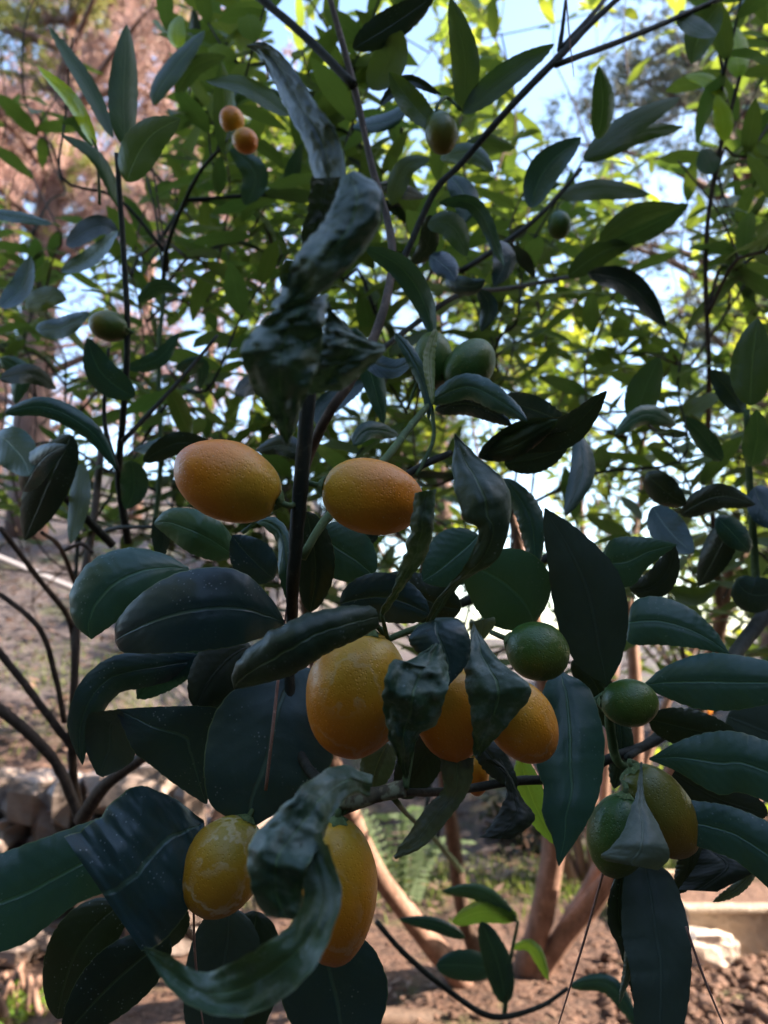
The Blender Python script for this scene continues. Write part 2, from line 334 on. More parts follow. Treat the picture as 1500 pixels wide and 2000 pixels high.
# clods of dug earth: stuff
v = []; f = []
for k in range(700):
    px, py = random.uniform(1180, 1520), random.uniform(1870, 2040)
    if k > 380: px, py = random.uniform(660, 1200), random.uniform(1830, 2040)
    p = G(px, py); s = random.choice([.005, .007, .009, .012, .018]) * random.uniform(.7, 1.2) * (1.0 if k < 380 else .6); b0 = len(v); me = None
    for i in range(5):
        th = math.pi * i / 4
        for j in range(6):
            q = Vector((math.sin(th) * math.cos(j * 1.047), math.sin(th) * math.sin(j * 1.047), math.cos(th))); q *= s * (1 + 1.1 * noise.noise(q * 2.3 + Vector((k * 1.7, k * .3, 0))))
            v.append((p[0] + q.x * 1.2, p[1] + q.y * 1.1, max(-.01, q.z * .8 + s * .35)))
    for i in range(4):
        for j in range(6): f.append((b0 + i * 6 + j, b0 + (i + 1) * 6 + j, b0 + (i + 1) * 6 + (j + 1) % 6, b0 + i * 6 + (j + 1) % 6))
tag(link('soil_clods', mesh('soil_clods', v, f), M['clod']), 'loose reddish clods of dug earth strewn over the ground', 'soil', kind='stuff')

def scatter_cards(n, pos_fn, len_fn, wid, flat=False):
    """n small blades, each two triangles, returned as verts and faces"""
    V = np.zeros((n, 4, 3)); pos = np.array([pos_fn() for _ in range(n)]); L = np.array([len_fn() for _ in range(n)])
    az = rng.uniform(0, 2 * np.pi, n); el = rng.uniform(-.15, .35, n) if flat else rng.uniform(.7, 1.5, n)
    d = np.stack([np.cos(az) * np.cos(el), np.sin(az) * np.cos(el), np.sin(el)], -1); s = np.stack([-np.sin(az), np.cos(az), rng.uniform(-.2, .2, n)], -1)
    ww = (wid * rng.uniform(.6, 1.3, n))[:, None]
    V[:, 0] = pos; V[:, 1] = pos + d * L[:, None] * .5 + s * ww; V[:, 2] = pos + d * L[:, None]; V[:, 3] = pos + d * L[:, None] * .5 - s * ww
    return V.reshape(-1, 3), np.arange(n * 4).reshape(-1, 4)
def on(px0, px1, py0, py1, dz=0.0):
    def fn():
        p = G(random.uniform(px0, px1), random.uniform(py0, py1)); return (p[0], p[1], gz(p[0], p[1]) + dz)
    return fn
V, Fc = scatter_cards(5200, lambda: (lambda x, y: (x, y, gz(x, y) + .012))(random.uniform(-1.6, 1.8), random.uniform(.9, 3.2)), lambda: random.uniform(.015, .06), .006, True)
tag(link('leaf_litter', mesh('leaf_litter', V, Fc), M['litter']), 'dry leaves and needles littering the soil under the tree', 'litter', kind='stuff')
V, Fc = scatter_cards(6000, lambda: (lambda x, y: (x, y, gz(x, y) + .03))(random.uniform(-3.2, .9), random.uniform(2.7, 6.0)), lambda: random.uniform(.03, .10), .011, True)
tag(link('hillside_litter', mesh('hillside_litter', V, Fc), M['litter']), 'fallen leaves scattered over the hillside and bank', 'litter', kind='stuff')
V, Fc = scatter_cards(5200, lambda: (lambda x, y: (x, y, gz(x, y) - .005))(random.uniform(-.5, 1.9), random.gauss(3.02, .16)), lambda: random.uniform(.03, .085), .003)
V2, F2 = scatter_cards(1500, lambda: (lambda x, y: (x, y, gz(x, y) - .005))(random.gauss(-1.15, .35), random.gauss(3.3, .3)), lambda: random.uniform(.02, .06), .003)
tag(link('grass', mesh('grass', np.vstack([V, V2]), np.vstack([Fc, F2 + len(V)])), M['grass']), 'strip of short sunlit grass at the foot of the bank', 'grass', kind='stuff')

# pines: trunk, limbs, needle crown
def needle_crown(centres, spread, n, L, wid, per=9):
    c = np.array(centres)[rng.integers(0, len(centres), n)]; pos = c + rng.standard_normal((n, 3)) * np.array(spread)
    base = unit(rng.standard_normal((n, 3)) + np.array([0, 0, .5])); V = np.zeros((n, per, 3, 3))
    for k in range(per):
        d = unit(base + .75 * rng.standard_normal((n, 3))); s = unit(np.cross(d, rng.standard_normal((n, 3)))); l = L * rng.uniform(.6, 1.2, (n, 1))
        V[:, k, 0] = pos - s * wid; V[:, k, 1] = pos + s * wid; V[:, k, 2] = pos + d * l
    return V.reshape(-1, 3), np.arange(n * per * 3).reshape(-1, 3)
def pine(x, y, h, r, mats, label, ncl, ntuft, low=.3, wid=.006, seed=0, L=.16, tr=.16):
    random.seed(seed); b = gz(x, y); t = empty('pine_tree', (x, y, b - .05)); tag(t, label, 'tree')
    pts = [(0, 0, 0), (random.uniform(-.1, .1), 0, h * .35), (random.uniform(-.2, .2), .1, h * .7), (0, 0, h)]
    tube('trunk', pts, [tr, tr * .8, tr * .5, tr * .15], M['pinebark'], t, sides=10)
    cl = {m: [] for m in mats}; lv = []; lf = []
    for k in range(ncl):
        z = h * random.uniform(low, 1.0); az = random.uniform(0, 6.283); rr = r * (1.05 - .6 * (z / h)) * random.uniform(.45, 1)
        e = (rr * math.cos(az), rr * math.sin(az), z + random.uniform(-.1, .35))
        v, f = tubeVF([(0, 0, z - rr * .25), (e[0] * .5, e[1] * .5, z - .02), e], [tr * .28, tr * .16, tr * .05], n=7, sides=5)
        o = len(lv); lv += v.tolist(); lf += [[i + o for i in q] for q in f]
        m = random.choice(mats)
        for u in (.35, .5, .6, .7, .8, .9, 1.0):
            for _ in range(3): cl[m].append((e[0] * u + random.gauss(0, .17), e[1] * u + random.gauss(0, .17), z + (e[2] - z) * u + random.gauss(.03, .12)))
    link('limbs', mesh('limbs', lv, lf), M['pinebark'], t)
    for m in mats:
        if cl[m]:
            V, Fc = needle_crown(cl[m], (.065, .065, .045), int(ntuft * len(cl[m]) / (ncl * 21)), L, wid)
            link('crown', mesh('crown', V, Fc, smooth=False), M[m], t)
pine(-2.9, 6.2, 7.6, 2.2, ['pine_dry', 'pine_dry', 'pine_lit'], 'pine with pinkish brown sunlit dry needles above the hillside', 64, 6800, .14, .006, 3, L=.11)
pine(-2.5, 7.6, 9.2, 2.1, ['pine_lit', 'pine_dry'], 'pine with yellow-green sunlit needles beside the brown one', 44, 4600, .40, .006, 5, L=.12, tr=.07)
pine(2.85, 5.6, 7.4, 2.3, ['pine_green'], 'dusky grey-green pine behind the tall leafy shoots', 50, 5200, .30, .0055, 8, L=.12)
pine(.9, 11.5, 6.5, 2.3, ['pine_green', 'pine_lit'], 'distant thin pine seen through gaps in the leaves', 30, 3600, .25, .009, 9)
pine(-2.2, 9.6, 5.6, 1.9, ['pine_dry'], 'low bare pinkish pine between the hillside and the stems', 46, 3600, .12, .007, 14, L=.10, tr=.07)
pine(-5.0, 9.5, 7.5, 2.6, ['pine_dry', 'pine_green'], 'tall far pine on top of the hillside', 26, 2000, .2, .009, 10)

# ------------------------------------------------------------------ leaf builders
tree_base = G(1000, 1965)
TREE = empty('kumquat_tree', tree_base); tag(TREE, 'kumquat tree with dark glossy leaves, curled shoots and brown forked stems', 'tree')
BASE = np.array(tree_base); leaf_count = 0
def profile(kind, t):
    if kind == 'lance': w = np.clip(t, 0, 1) ** .62 * np.clip(1 - t, 0, 1) ** .80; return w / w.max()
    if kind == 'blunt': w = np.clip(t, 0, 1) ** .50 * np.clip(1 - t, 0, 1) ** .60; return w / w.max()
    if kind == 'tipw': w = t ** 1.1 * np.clip(1 - t, 0, 1) ** .45; return w / w.max()
    if kind == 'strip': return np.clip(1 - np.abs(2 * t - 1) ** 5, 0, 1) ** .55
def E(Lp, Rp, d, bulge=.25, arc=60, tilt=0.0, mat='leaf', under=False, wave=.06, lump=0.0, cren=1.3, ns=14, nt=None, name='leaf', label=None, seed=None, par=None):
    """leaf sheet between two pixel edges (base to tip) at depths d along its length, bulging by cm towards the lens"""
    global leaf_count
    leaf_count += 1; sd_ = leaf_count if seed is None else seed; ra = np.random.default_rng(sd_)
    d = np.atleast_1d(np.asarray(d, float)); dm = d.mean(); nt = nt or (72 if dm < .48 else 34); t = np.linspace(0, 1, nt)
    if dm > .5: ns = 8
    l = spline([(*q, 0) for q in Lp], nt)[:, :2]; r = spline([(*q, 0) for q in Rp], nt)[:, :2]
    dd = np.interp(t, np.linspace(0, 1, len(d)), d)
    kk = np.ones(5) / 5; 
    if len(d) > 2: dd = np.convolve(np.pad(dd, 2, 'edge'), kk, 'valid')
    wpx = np.linalg.norm(r - l, axis=1); wm = max(wpx.max(), 1)
    if mat in ('sick', 'sickl'): cren = 2.0
    cr = cren * np.abs(np.sin(t * 38 + ra.uniform(0, 6))) * np.clip(wpx / wm * 3, 0, 1); out = unit(np.where(wpx[:, None] > .5, r - l, [[1.0, 0]]))
    l = l - out * (cr + ra.normal(0, .35, nt) + (4.5 * np.array([noise.noise((a * 14, sd_ * .7, 1.0)) for a in t]) if lump else 0))[:, None]; r = r + out * (cr + ra.normal(0, .35, nt))[:, None]
    A = R(arc); th = np.linspace(-A, A, ns + 1); lat = np.sin(th); lat = lat / max(abs(lat).max(), 1e-6); dep = (np.cos(th) - math.cos(A)) / (1 - math.cos(A))
    u = (lat + 1) / 2; q = l[:, None, :] * (1 - u)[None, :, None] + r[:, None, :] * u[None, :, None]
    s = np.linspace(-1, 1, ns + 1); wf = (wpx / wm)[:, None]
    D = dd[:, None] - bulge * .01 * dep[None, :] * wf - tilt * .01 * s[None, :] * wf
    p1, p2 = ra.uniform(0, 6, 2); fr = ra.uniform(1.4, 2.6)
    D = D + wave * .01 * np.abs(s)[None, :] ** 1.6 * np.sin(2 * np.pi * fr * t[:, None] + np.where(s < 0, p1, p2)[None, :]) * wf * 1.6
    D = D - .0010 * wf * np.clip(1 - np.abs(s)[None, :] * 7, 0, 1) * (-1)   # midrib groove
    if lump:
        D = D + lump * .01 * np.array([[noise.noise((a * 5.5, b * 1.6, sd_ * 1.7)) + .55 * noise.noise((a * 12, b * 3.5, sd_ * 2.7)) + .30 * noise.noise((a * 27, b * 8, sd_ * 3.7)) for b in s] for a in t])
        q = q + 5.0 * lump * np.array([[[noise.noise((a * 6, b * 2, sd_ + 31.)), noise.noise((a * 6, b * 2, sd_ + 57.))] for b in s] for a in t])
    V = CAM + D[..., None] * (FW + (q[..., :1] - 750) / F * RT + (1000 - q[..., 1:]) / F * UP)
    Vf = V.reshape(-1, 3); fc = grid_faces(nt, ns + 1)
    nrm = np.cross(Vf[fc[:, 1]] - Vf[fc[:, 0]], Vf[fc[:, 3]] - Vf[fc[:, 0]]).sum(0)
    face = (nrm @ (CAM - Vf.mean(0))) > 0
    if face == bool(under): fc = fc[:, ::-1]
    uv = np.stack(np.broadcast_arrays((s + 1)[None, :] / 2, t[:, None]), -1).reshape(-1, 2)
    org = V[0, ns // 2]
    o = link(name, mesh(name, Vf - org, fc, uv), M[mat], par or TREE, Vector(org - (BASE if par is None else PB[par])))
    if label: o['label'] = label
    return o
PB = {}
def D_(mid, d, w, prof='lance', pet=0, **kw):
    """leaf by pixel midrib base to tip and half width (or left, right half widths)"""
    wl_, wr_ = w if isinstance(w, tuple) else (w, w); n = 26
    m = spline([(*q, 0) for q in mid], n)[:, :2]; tg = unit(np.gradient(m, axis=0)); nr = np.stack([-tg[:, 1], tg[:, 0]], -1)   # right of travel on screen
    pr = profile(prof, np.linspace(0.004, .998, n)); pr = np.maximum(pr, .03)
    return E(m - nr * (wl_ * pr)[:, None], m + nr * (wr_ * pr)[:, None], d, **kw)

# ------------------------------------------------------------------ stems and branches of the kumquat tree
NODES = []
def branch(pts, d, r, mat='twig', name='branch', par=None, n=None, label=None):
    """pixel polyline with depths d and half widths r in pixels"""
    m = len(pts); d = np.interp(np.linspace(0, 1, m), np.linspace(0, 1, len(np.atleast_1d(d))), np.atleast_1d(d))
    r = np.interp(np.linspace(0, 1, m), np.linspace(0, 1, len(np.atleast_1d(r))), np.atleast_1d(r))
    w = [P(x, y, k) for (x, y), k in zip(pts, d)]; NODES.extend(list(spline(w, m * 3)))
    b = BASE if par is None else PB[par]
    o = tube(name, w, [k * q / F for k, q in zip(d, r)], M[mat], par or TREE, b, n=n, sides=10, bump=.05)
    if label: o['label'] = label
    return o
B = branch
# trunks from the fork at the ground
B([(985, 1990), (1040, 1850), (1072, 1720), (1084, 1600), (1075, 1450), (1050, 1250), (1000, 1000)], [2.05, 2.0, 1.95, 1.8, 1.7], [27, 24, 21, 19, 15, 10], 'bark', 'trunk')
B([(1000, 1985), (1085, 1850), (1190, 1720), (1270, 1600), (1340, 1450), (1400, 1250), (1440, 1000)], [2.03, 2.0, 1.9, 1.7, 1.5], [24, 20, 18, 15, 9], 'bark', 'trunk')
B([(1030, 1960), (1110, 1800), (1150, 1740), (1230, 1560), (1240, 1350), (1220, 1100)], [2.08, 2.1, 2.0, 2.0], [18, 16, 14, 9], 'bark', 'trunk')
B([(975, 2010), (890, 1900), (800, 1790), (735, 1700), (690, 1600), (640, 1450), (600, 1200), (560, 950)], [2.0, 1.9, 1.75, 1.5, 1.3], [24, 22, 18, 16, 12, 9], 'bark', 'trunk')
B([(965, 1985), (935, 1880), (905, 1780), (885, 1640), (872, 1540), (850, 1350), (830, 1100), (800, 900)], [2.0, 1.95, 1.85, 1.7, 1.5], [17, 15, 14, 12, 8], 'twigbrown', 'trunk')
B([(960, 2000), (700, 1980), (480, 1900), (280, 1740), (165, 1600), (140, 1450), (148, 1300), (150, 1190), (180, 1040), (200, 850)], [1.95, 1.5, 1.0, .80, .78, .8, .9], [22, 22, 20, 15, 9, 8, 7], 'twigbrown')
# left side
B([(-20, 1370), (60, 1435), (115, 1500), (156, 1600)], [.74, .78], [11, 10], 'twigbrown'); B([(160, 1600), (205, 1535), (280, 1478), (340, 1430)], [.78, .62], [15, 12, 8], 'twigbrown')
B([(-20, 1250), (55, 1345), (115, 1425), (150, 1470)], [.76, .8], [7, 8], 'twigbrown'); B([(-20, 1145), (75, 1225), (108, 1320), (126, 1410)], [.75, .8], [5, 6], 'twigbrown')
B([(0, 1030), (75, 1130), (135, 1210), (147, 1300)], [.7, .82], [5, 6], 'twigbrown'); B([(82, 1040), (118, 1070), (147, 1140)], [.7, .82], [4, 5], 'twigbrown'); B([(125, 1075), (160, 1062), (182, 1080)], .78, 4, 'twigbrown')
B([(45, 900), (130, 975), (220, 1065)], [.56, .62], [7, 8]); B([(228, 300), (240, 470), (249, 650), (240, 820), (232, 930), (250, 1060)], [.60, .60, .66], [5, 6, 8])
B([(425, 655), (340, 755), (240, 862)], [.66, .61], [3, 5]); B([(212, 680), (204, 820), (230, 920)], .62, [3, 5]); B([(322, 560), (310, 700), (314, 900), (300, 1050)], [.95, .9], [4, 6], 'green_twig')
B([(350, 1030), (240, 1030), (195, 1040)], [.6, .7], [3, 5]); B([(195, 400), (190, 300), (180, 270)], .66, 3, 'green_twig'); B([(445, 275), (385, 345), (330, 470), (318, 560)], [.80, .9], [3, 5])
# centre
B([(603, 745), (597, 840), (588, 935), (578, 1060), (572, 1140), (570, 1215), (566, 1330), (590, 1480), (660, 1552)], [.318, .318, .322, .33, .36, .36, .31], [16, 15, 13, 11, 10, 10], 'twig')
B([(640, -20), (690, 165), (728, 330), (766, 480), (745, 620), (690, 735), (630, 830), (590, 950), (600, 1100)], [.64, .62, .58, .50, .45, .47, .7], [6, 7, 9, 11, 12], 'twigbrown')
B([(495, -15), (600, 75), (692, 168)], [.66, .62], [8, 9]); B([(1225, -20), (1150, 50), (1085, 118), (1000, 205), (900, 320), (850, 372), (800, 480), (768, 545)], [.64, .60, .58, .56], [5, 8, 6, 7])
B([(1420, -8), (1250, 65), (1085, 127)], [.72, .60], [5, 6]); B([(1190, -15), (1160, 25), (1095, 95)], [.66, .61], [4, 5]); B([(1105, 0), (1098, 60), (1092, 100)], .62, [3, 5])
B([(1115, 540), (1000, 562), (900, 575), (815, 630), (735, 690)], [.78, .62, .55], [4, 6]); B([(1135, 330), (1060, 415), (985, 475), (900, 530)], [.80, .75], [4, 6]); B([(795, 800), (835, 690)], .5, 3, 'green_twig')
B([(850, 775), (800, 835), (745, 905), (640, 1010), (590, 1090)], [.46, .40, .36, .345], [6, 8, 9], 'green_twig'); B([(842, 790), (846, 860), (812, 930)], [.46, .43], [4, 4], 'green_twig')
B([(880, 885), (820, 912), (740, 960)], [.45, .42], [7, 7]); B([(1075, 1085), (1000, 1125), (900, 1180)], [.62, .6], [9, 10]); B([(1065, 1115), (1010, 1140)], .6, [7, 8])
B([(640, 1566), (690, 1560), (735, 1552), (790, 1540)], [.305, .30], [15, 22, 15, 17], 'knob', n=22, label='scabby twig end with lichen crust'); B([(790, 1540), (798, 1495), (815, 1400), (835, 1260), (850, 1215)], [.30, .31, .33], [9, 5, 6, 8], 'green_twig')
B([(770, 1548), (880, 1545), (1000, 1526), (1100, 1519), (1195, 1480), (1290, 1440), (1400, 1340), (1445, 1265), (1520, 1170)], [.315, .38, .40, .41, .44, .52, .6], [7, 9, 10, 11, 15, 16], 'twig')
B([(610, 1610), (680, 1580), (770, 1548)], [.40, .315], [8, 8], 'twig'); B([(770, 1560), (800, 1595), (850, 1640), (900, 1700)], [.33, .7, 1.6], [6, 6, 7], 'green_twig')
B([(850, 1218), (800, 1232), (755, 1250)], [.33, .325], [8, 6], 'green_twig'); B([(745, 1200), (758, 1250)], [.315, .325], 4, 'green_twig')
# right
B([(1480, 1200), (1472, 1060), (1463, 920), (1458, 800)], [.6, .58], [8, 6], 'green_twig'); B([(1385, 720), (1378, 500), (1398, 330), (1445, 150)], [.92, .86], [5, 4], 'twigbrown'); B([(1405, 1180), (1385, 900), (1385, 720)], [1.4, .92], [7, 5], 'twigbrown')
B([(1188, 1345), (1192, 1420), (1205, 1485), (1230, 1500)], [.40, .405], [8, 10, 8], 'green_twig'); B([(1225, 1480), (1260, 1455), (1300, 1425)], [.405, .45], [7, 9])
B([(735, 1800), (790, 1862), (870, 1930), (960, 1985), (1050, 1968), (1110, 1930)], [.78, .80], [5.5, 6, 5.5, 4], 'twig'); B([(985, 1985), (996, 1880), (1012, 1800)], [.80, .78], [5, 3], 'green_twig'); B([(905, 1300), (925, 1250), (960, 1180)], [.34, .40], [5, 6], 'green_twig')

# ------------------------------------------------------------------ hero leaves, traced one by one
# mined, curled leaves hanging in front
E([(482, 92), (505, 110), (530, 150), (560, 215), (590, 270), (606, 320), (614, 348)], [(482, 88), (520, 84), (566, 125), (614, 198), (652, 250), (670, 300), (676, 345)], [.245, .235, .22, .215], .25, 60, tilt=.6, mat='sickd', lump=0.15, wave=.1, label='rolled leaf with browned edges curling upwards')
E([(612, 335), (604, 400), (588, 470), (600, 545)], [(668, 335), (660, 400), (640, 470), (640, 545)], [.225, .228], -.6, 80, mat='sickd', under=True, lump=0.20)
E([(668, 345), (640, 420), (585, 490), (552, 560), (530, 600)], [(690, 332), (742, 370), (735, 450), (670, 535), (575, 612)], [.205, .20, .20, .205], .9, 85, tilt=.35, mat='sickl', lump=0.26, wave=.15, label='thick grey-green leaf rolled into a tube')
E([(556, 505), (548, 525), (552, 560)], [(590, 510), (600, 540), (585, 570)], [.199, .199], -.5, 70, mat='sick', lump=0.11, nt=24)
E([(560, 590), (500, 640), (472, 690), (498, 760), (535, 820), (556, 868)], [(640, 575), (632, 640), (625, 700), (600, 765), (580, 820), (562, 872)], [.205, .20, .20, .205, .215], .7, 70, mat='sickl', lump=0.51, wave=.25, label='blotched mined leaf hanging with its tip down')
E([(640, 585), (632, 650), (600, 720), (592, 772)], [(650, 610), (700, 655), (752, 684), (668, 762)], [.215, .212, .21, .215], .5, 70, tilt=-.3, mat='sickl', under=True, lump=0.51, label='pale crumpled leaf flap pointing sideways')
# front twisted leaf at the bottom
E([(728, 1515), (660, 1496), (600, 1530), (540, 1590), (488, 1650), (492, 1740), (520, 1790)], [(722, 1556), (690, 1550), (650, 1590), (630, 1640), (600, 1690), (590, 1750), (600, 1800)], [.25, .235, .22, .215, .21, .21, .212], .4, 70, tilt=.35, mat='sickl', lump=0.32, wave=.25, label='twisted blurred leaf in front of the two lower fruits')
E([(580, 1640), (585, 1700), (590, 1760), (560, 1815), (470, 1872), (400, 1900), (340, 1872), (281, 1848)], [(625, 1625), (665, 1730), (655, 1800), (612, 1890), (530, 1965), (440, 1985), (345, 1945), (281, 1855)], [.212, .205, .20, .197, .195, .20, .205, .215], -.35, 60, tilt=.55, mat='sickl', lump=0.22, wave=.35, label='large twisted leaf curling under the fruit')
E([(590, 1645), (580, 1690), (592, 1730)], [(640, 1650), (652, 1700), (630, 1745)], [.209, .216, .209], -.6, 80, mat='sickd', lump=0.11, nt=24)
# rolled and crumpled leaves among the fruit
E([(456, 1345), (458, 1300), (520, 1240), (600, 1200), (690, 1182), (735, 1190)], [(458, 1347), (500, 1338), (570, 1318), (640, 1275), (700, 1248), (742, 1222)], [.29, .285, .28, .285, .295], 1.0, 95, mat='sickd', lump=0.08, wave=.05, label='leaf rolled into a tube over the largest fruit')
E([(812, 962), (800, 1040), (788, 1090), (768, 1150), (742, 1198)], [(850, 955), (845, 1030), (832, 1085), (800, 1130), (748, 1204)], [.275, .278, .29, .30, .315], .5, 85, mat='sick', lump=0.18, wave=.1, label='narrow curled leaf against the end of an orange fruit')
E([(888, 850), (884, 930), (905, 1010), (935, 1040), (905, 1110), (845, 1180), (832, 1215)], [(888, 846), (930, 890), (985, 940), (998, 1000), (972, 1090), (900, 1140), (840, 1222)], [.30, .295, .285, .28, .285, .30, .32], .55, 80, mat='sickd', lump=0.20, wave=.12, label='dark hooked leaf with a corroded reddish edge')
E([(845, 1258), (800, 1290), (765, 1295), (748, 1370), (765, 1450), (790, 1520)], [(862, 1256), (876, 1320), (868, 1365), (850, 1415), (815, 1440), (796, 1522)], [.30, .288, .283, .285, .29, .30], .45, 70, mat='sickl', lump=0.55, wave=.2, label='silvery crumpled leaf over the fruit cluster')
E([(845, 1212), (815, 1225), (800, 1255), (840, 1300), (870, 1345)], [(850, 1206), (895, 1210), (918, 1250), (912, 1295), (876, 1340)], [.32, .31, .305, .30], .5, 70, mat='blue', wave=.05)
E([(925, 1215), (908, 1300), (918, 1370), (925, 1430), (926, 1475)], [(932, 1230), (975, 1290), (1036, 1345), (1000, 1405), (936, 1478)], [.325, .31, .30, .30, .305], .45, 70, tilt=.25, mat='sick', lump=0.18, wave=.1, label='broad smooth leaf draped between two orange fruits')
E([(918, 1215), (920, 1230), (935, 1245)], [(965, 1205), (966, 1220), (945, 1248)], [.335, .335], .2, mat='pale', nt=20)
E([(858, 1480), (865, 1540), (830, 1580), (790, 1640), (768, 1672)], [(925, 1480), (920, 1530), (895, 1575), (830, 1650), (772, 1678)], [.33, .335, .33, .325], .3, 60, mat='pale', under=True, lump=0.15, label='drooping dull leaf with brown specks below the fruit cluster')
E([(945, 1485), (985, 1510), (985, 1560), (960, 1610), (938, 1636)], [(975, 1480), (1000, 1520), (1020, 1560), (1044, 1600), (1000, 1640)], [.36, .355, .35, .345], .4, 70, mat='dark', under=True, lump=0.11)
E([(1252, 1488), (1240, 1550), (1215, 1630), (1176, 1670), (1184, 1682)], [(1254, 1488), (1260, 1560), (1285, 1610), (1308, 1670), (1286, 1700)], [.355, .345, .335, .325, .325], .5, 65, mat='pale', under=True, lump=0.06, wave=.03, cren=.5, label='pale fan-shaped folded leaf over a green fruit')
# leaves in focus, left
E([(368, 1108), (320, 1082), (250, 1070), (180, 1095), (140, 1150), (138, 1195), (150, 1225), (176, 1247)], [(370, 1114), (320, 1150), (275, 1180), (240, 1205), (212, 1225), (178, 1249)], [.37, .36, .355, .35], .6, 65, tilt=.4, mat='leaf')
E([(556, 1213), (530, 1170), (480, 1122), (420, 1108), (340, 1122), (270, 1165), (228, 1215), (224, 1248)], [(557, 1219), (510, 1245), (440, 1265), (350, 1274), (280, 1276), (238, 1272), (225, 1254)], [.35, .335, .33, .335, .345], .45, tilt=.55, mat='blue')
E([(395, 1278), (290, 1272), (215, 1285), (160, 1330), (133, 1400), (140, 1450), (158, 1490)], [(395, 1300), (330, 1330), (270, 1345), (235, 1352), (205, 1385), (178, 1440), (161, 1495)], [.40, .385, .375, .38], .4, tilt=-.3, mat='blue')
D_([(395, 1275), (330, 1310), (268, 1365)], [.40, .39], (34, 48), 'lance', bulge=.3, mat='leaf')
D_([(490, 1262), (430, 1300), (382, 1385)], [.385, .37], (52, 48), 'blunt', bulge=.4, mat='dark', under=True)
D_([(455, 1330), (430, 1365), (392, 1370)], [.39, .39], 22, 'lance', mat='blue')
E([(400, 1570), (340, 1530), (290, 1490), (262, 1468), (240, 1420), (226, 1388)], [(405, 1570), (415, 1500), (426, 1420), (424, 1383), (330, 1380), (228, 1385)], [.37, .365, .36, .365], .25, tilt=.3, mat='blue')
E([(232, 1386), (195, 1390), (172, 1400), (168, 1460), (188, 1512)], [(240, 1390), (256, 1440), (262, 1478), (240, 1500), (200, 1518)], [.362, .368, .375, .38], -.3, mat='grey', under=True)
E([(575, 1298), (480, 1330), (425, 1385), (403, 1450), (400, 1530), (422, 1582), (490, 1613)], [(586, 1298), (622, 1318), (642, 1385), (649, 1465), (640, 1505), (580, 1562), (497, 1614)], [.37, .355, .345, .342], .3, tilt=.1, mat='blue')
E([(470, 1038), (500, 1022), (540, 1055), (545, 1120), (565, 1190)], [(475, 1044), (520, 1010), (558, 1030), (572, 1100), (572, 1190)], [.37, .36, .35, .35], .2, mat='leaf')
D_([(535, 1130), (490, 1090), (454, 1046)], [.40, .39], (40, 42), 'lance', mat='blue'); D_([(455, 1085), (350, 1030), (300, 1022)], [.41, .40, .41], (35, 48), 'lance', bulge=.5, mat='leaf')
E([(300, 1012), (296, 1040), (304, 1085)], [(318, 1012), (336, 1035), (322, 1085)], [.412, .42], -.2, mat='grey', under=True, nt=24)
D_([(598, 1000), (618, 1100), (606, 1195)], [.36, .37], (36, 38), 'blunt', mat='dark'); D_([(615, 1050), (670, 1075), (730, 1125)], [.375, .37], (52, 56), 'blunt', mat='leaf'); D_([(665, 1180), (750, 1165), (838, 1200)], [.36, .35], (46, 50), 'blunt', mat='blue')
D_([(935, 1045), (890, 1090), (826, 1135)], [.41, .40], (52, 58), 'lance', mat='leaf'); D_([(1042, 1220), (985, 1160), (905, 1105)], [.39, .37], (62, 95), 'lance', mat='leaf'); D_([(900, 1190), (830, 1170), (760, 1120)], [.42, .43], 45, mat='dark')
D_([(660, 1330), (640, 1270), (590, 1230)], [.40, .42], 34, mat='blue'); D_([(640, 1120), (700, 1040), (760, 1000)], [.45, .46], 40, mat='dark')
# right
E([(1183, 1337), (1140, 1310), (1105, 1260), (1083, 1190), (1070, 1100), (1062, 1030), (1063, 993)], [(1187, 1337), (1213, 1290), (1226, 1220), (1222, 1160), (1195, 1100), (1130, 1035), (1066, 992)], [.395, .385, .375, .37], .25, mat='grey', under=True); E([(1175, 1082), (1200, 1052), (1260, 1050), (1322, 1062)], [(1180, 1122), (1215, 1145), (1240, 1140), (1268, 1105), (1322, 1065)], [.42, .41], .3, mat='leaf')
D_([(1230, 1150), (1275, 1125), (1318, 1065)], [.43, .415], (12, 44), mat='dark', under=True); E([(1226, 1212), (1240, 1174), (1290, 1166), (1350, 1190), (1395, 1230), (1425, 1276)], [(1226, 1222), (1229, 1256), (1290, 1259), (1360, 1266), (1425, 1279)], [.41, .40, .39], .3, tilt=.4, mat='leaf')
E([(1257, 1336), (1300, 1302), (1370, 1277), (1440, 1280), (1530, 1298)], [(1257, 1340), (1310, 1366), (1370, 1385), (1440, 1386), (1530, 1368)], [.40, .385, .37], .35, tilt=.4, mat='leaf'); D_([(1268, 1405), (1350, 1425), (1450, 1450)], [.415, .42], (38, 36), 'blunt', mat='dark'); E([(1268, 1480), (1330, 1447), (1390, 1430), (1450, 1432), (1545, 1465)], [(1268, 1484), (1320, 1505), (1370, 1535), (1410, 1552), (1450, 1548), (1545, 1585)], [.385, .375, .365], .3, tilt=.4, mat='leaf')
E([(1264, 1572), (1310, 1563), (1370, 1566), (1440, 1580), (1545, 1625)], [(1264, 1576), (1300, 1610), (1345, 1645), (1400, 1665), (1450, 1690), (1545, 1775)], [.375, .365, .35], .3, tilt=.4, mat='leaf'); D_([(1315, 1510), (1400, 1560), (1500, 1590)], [.41, .42], 42, 'blunt', mat='dark', under=True); D_([(1420, 1400), (1470, 1420), (1520, 1440)], [.5, .5], 60, 'blunt', mat='grey', under=True)
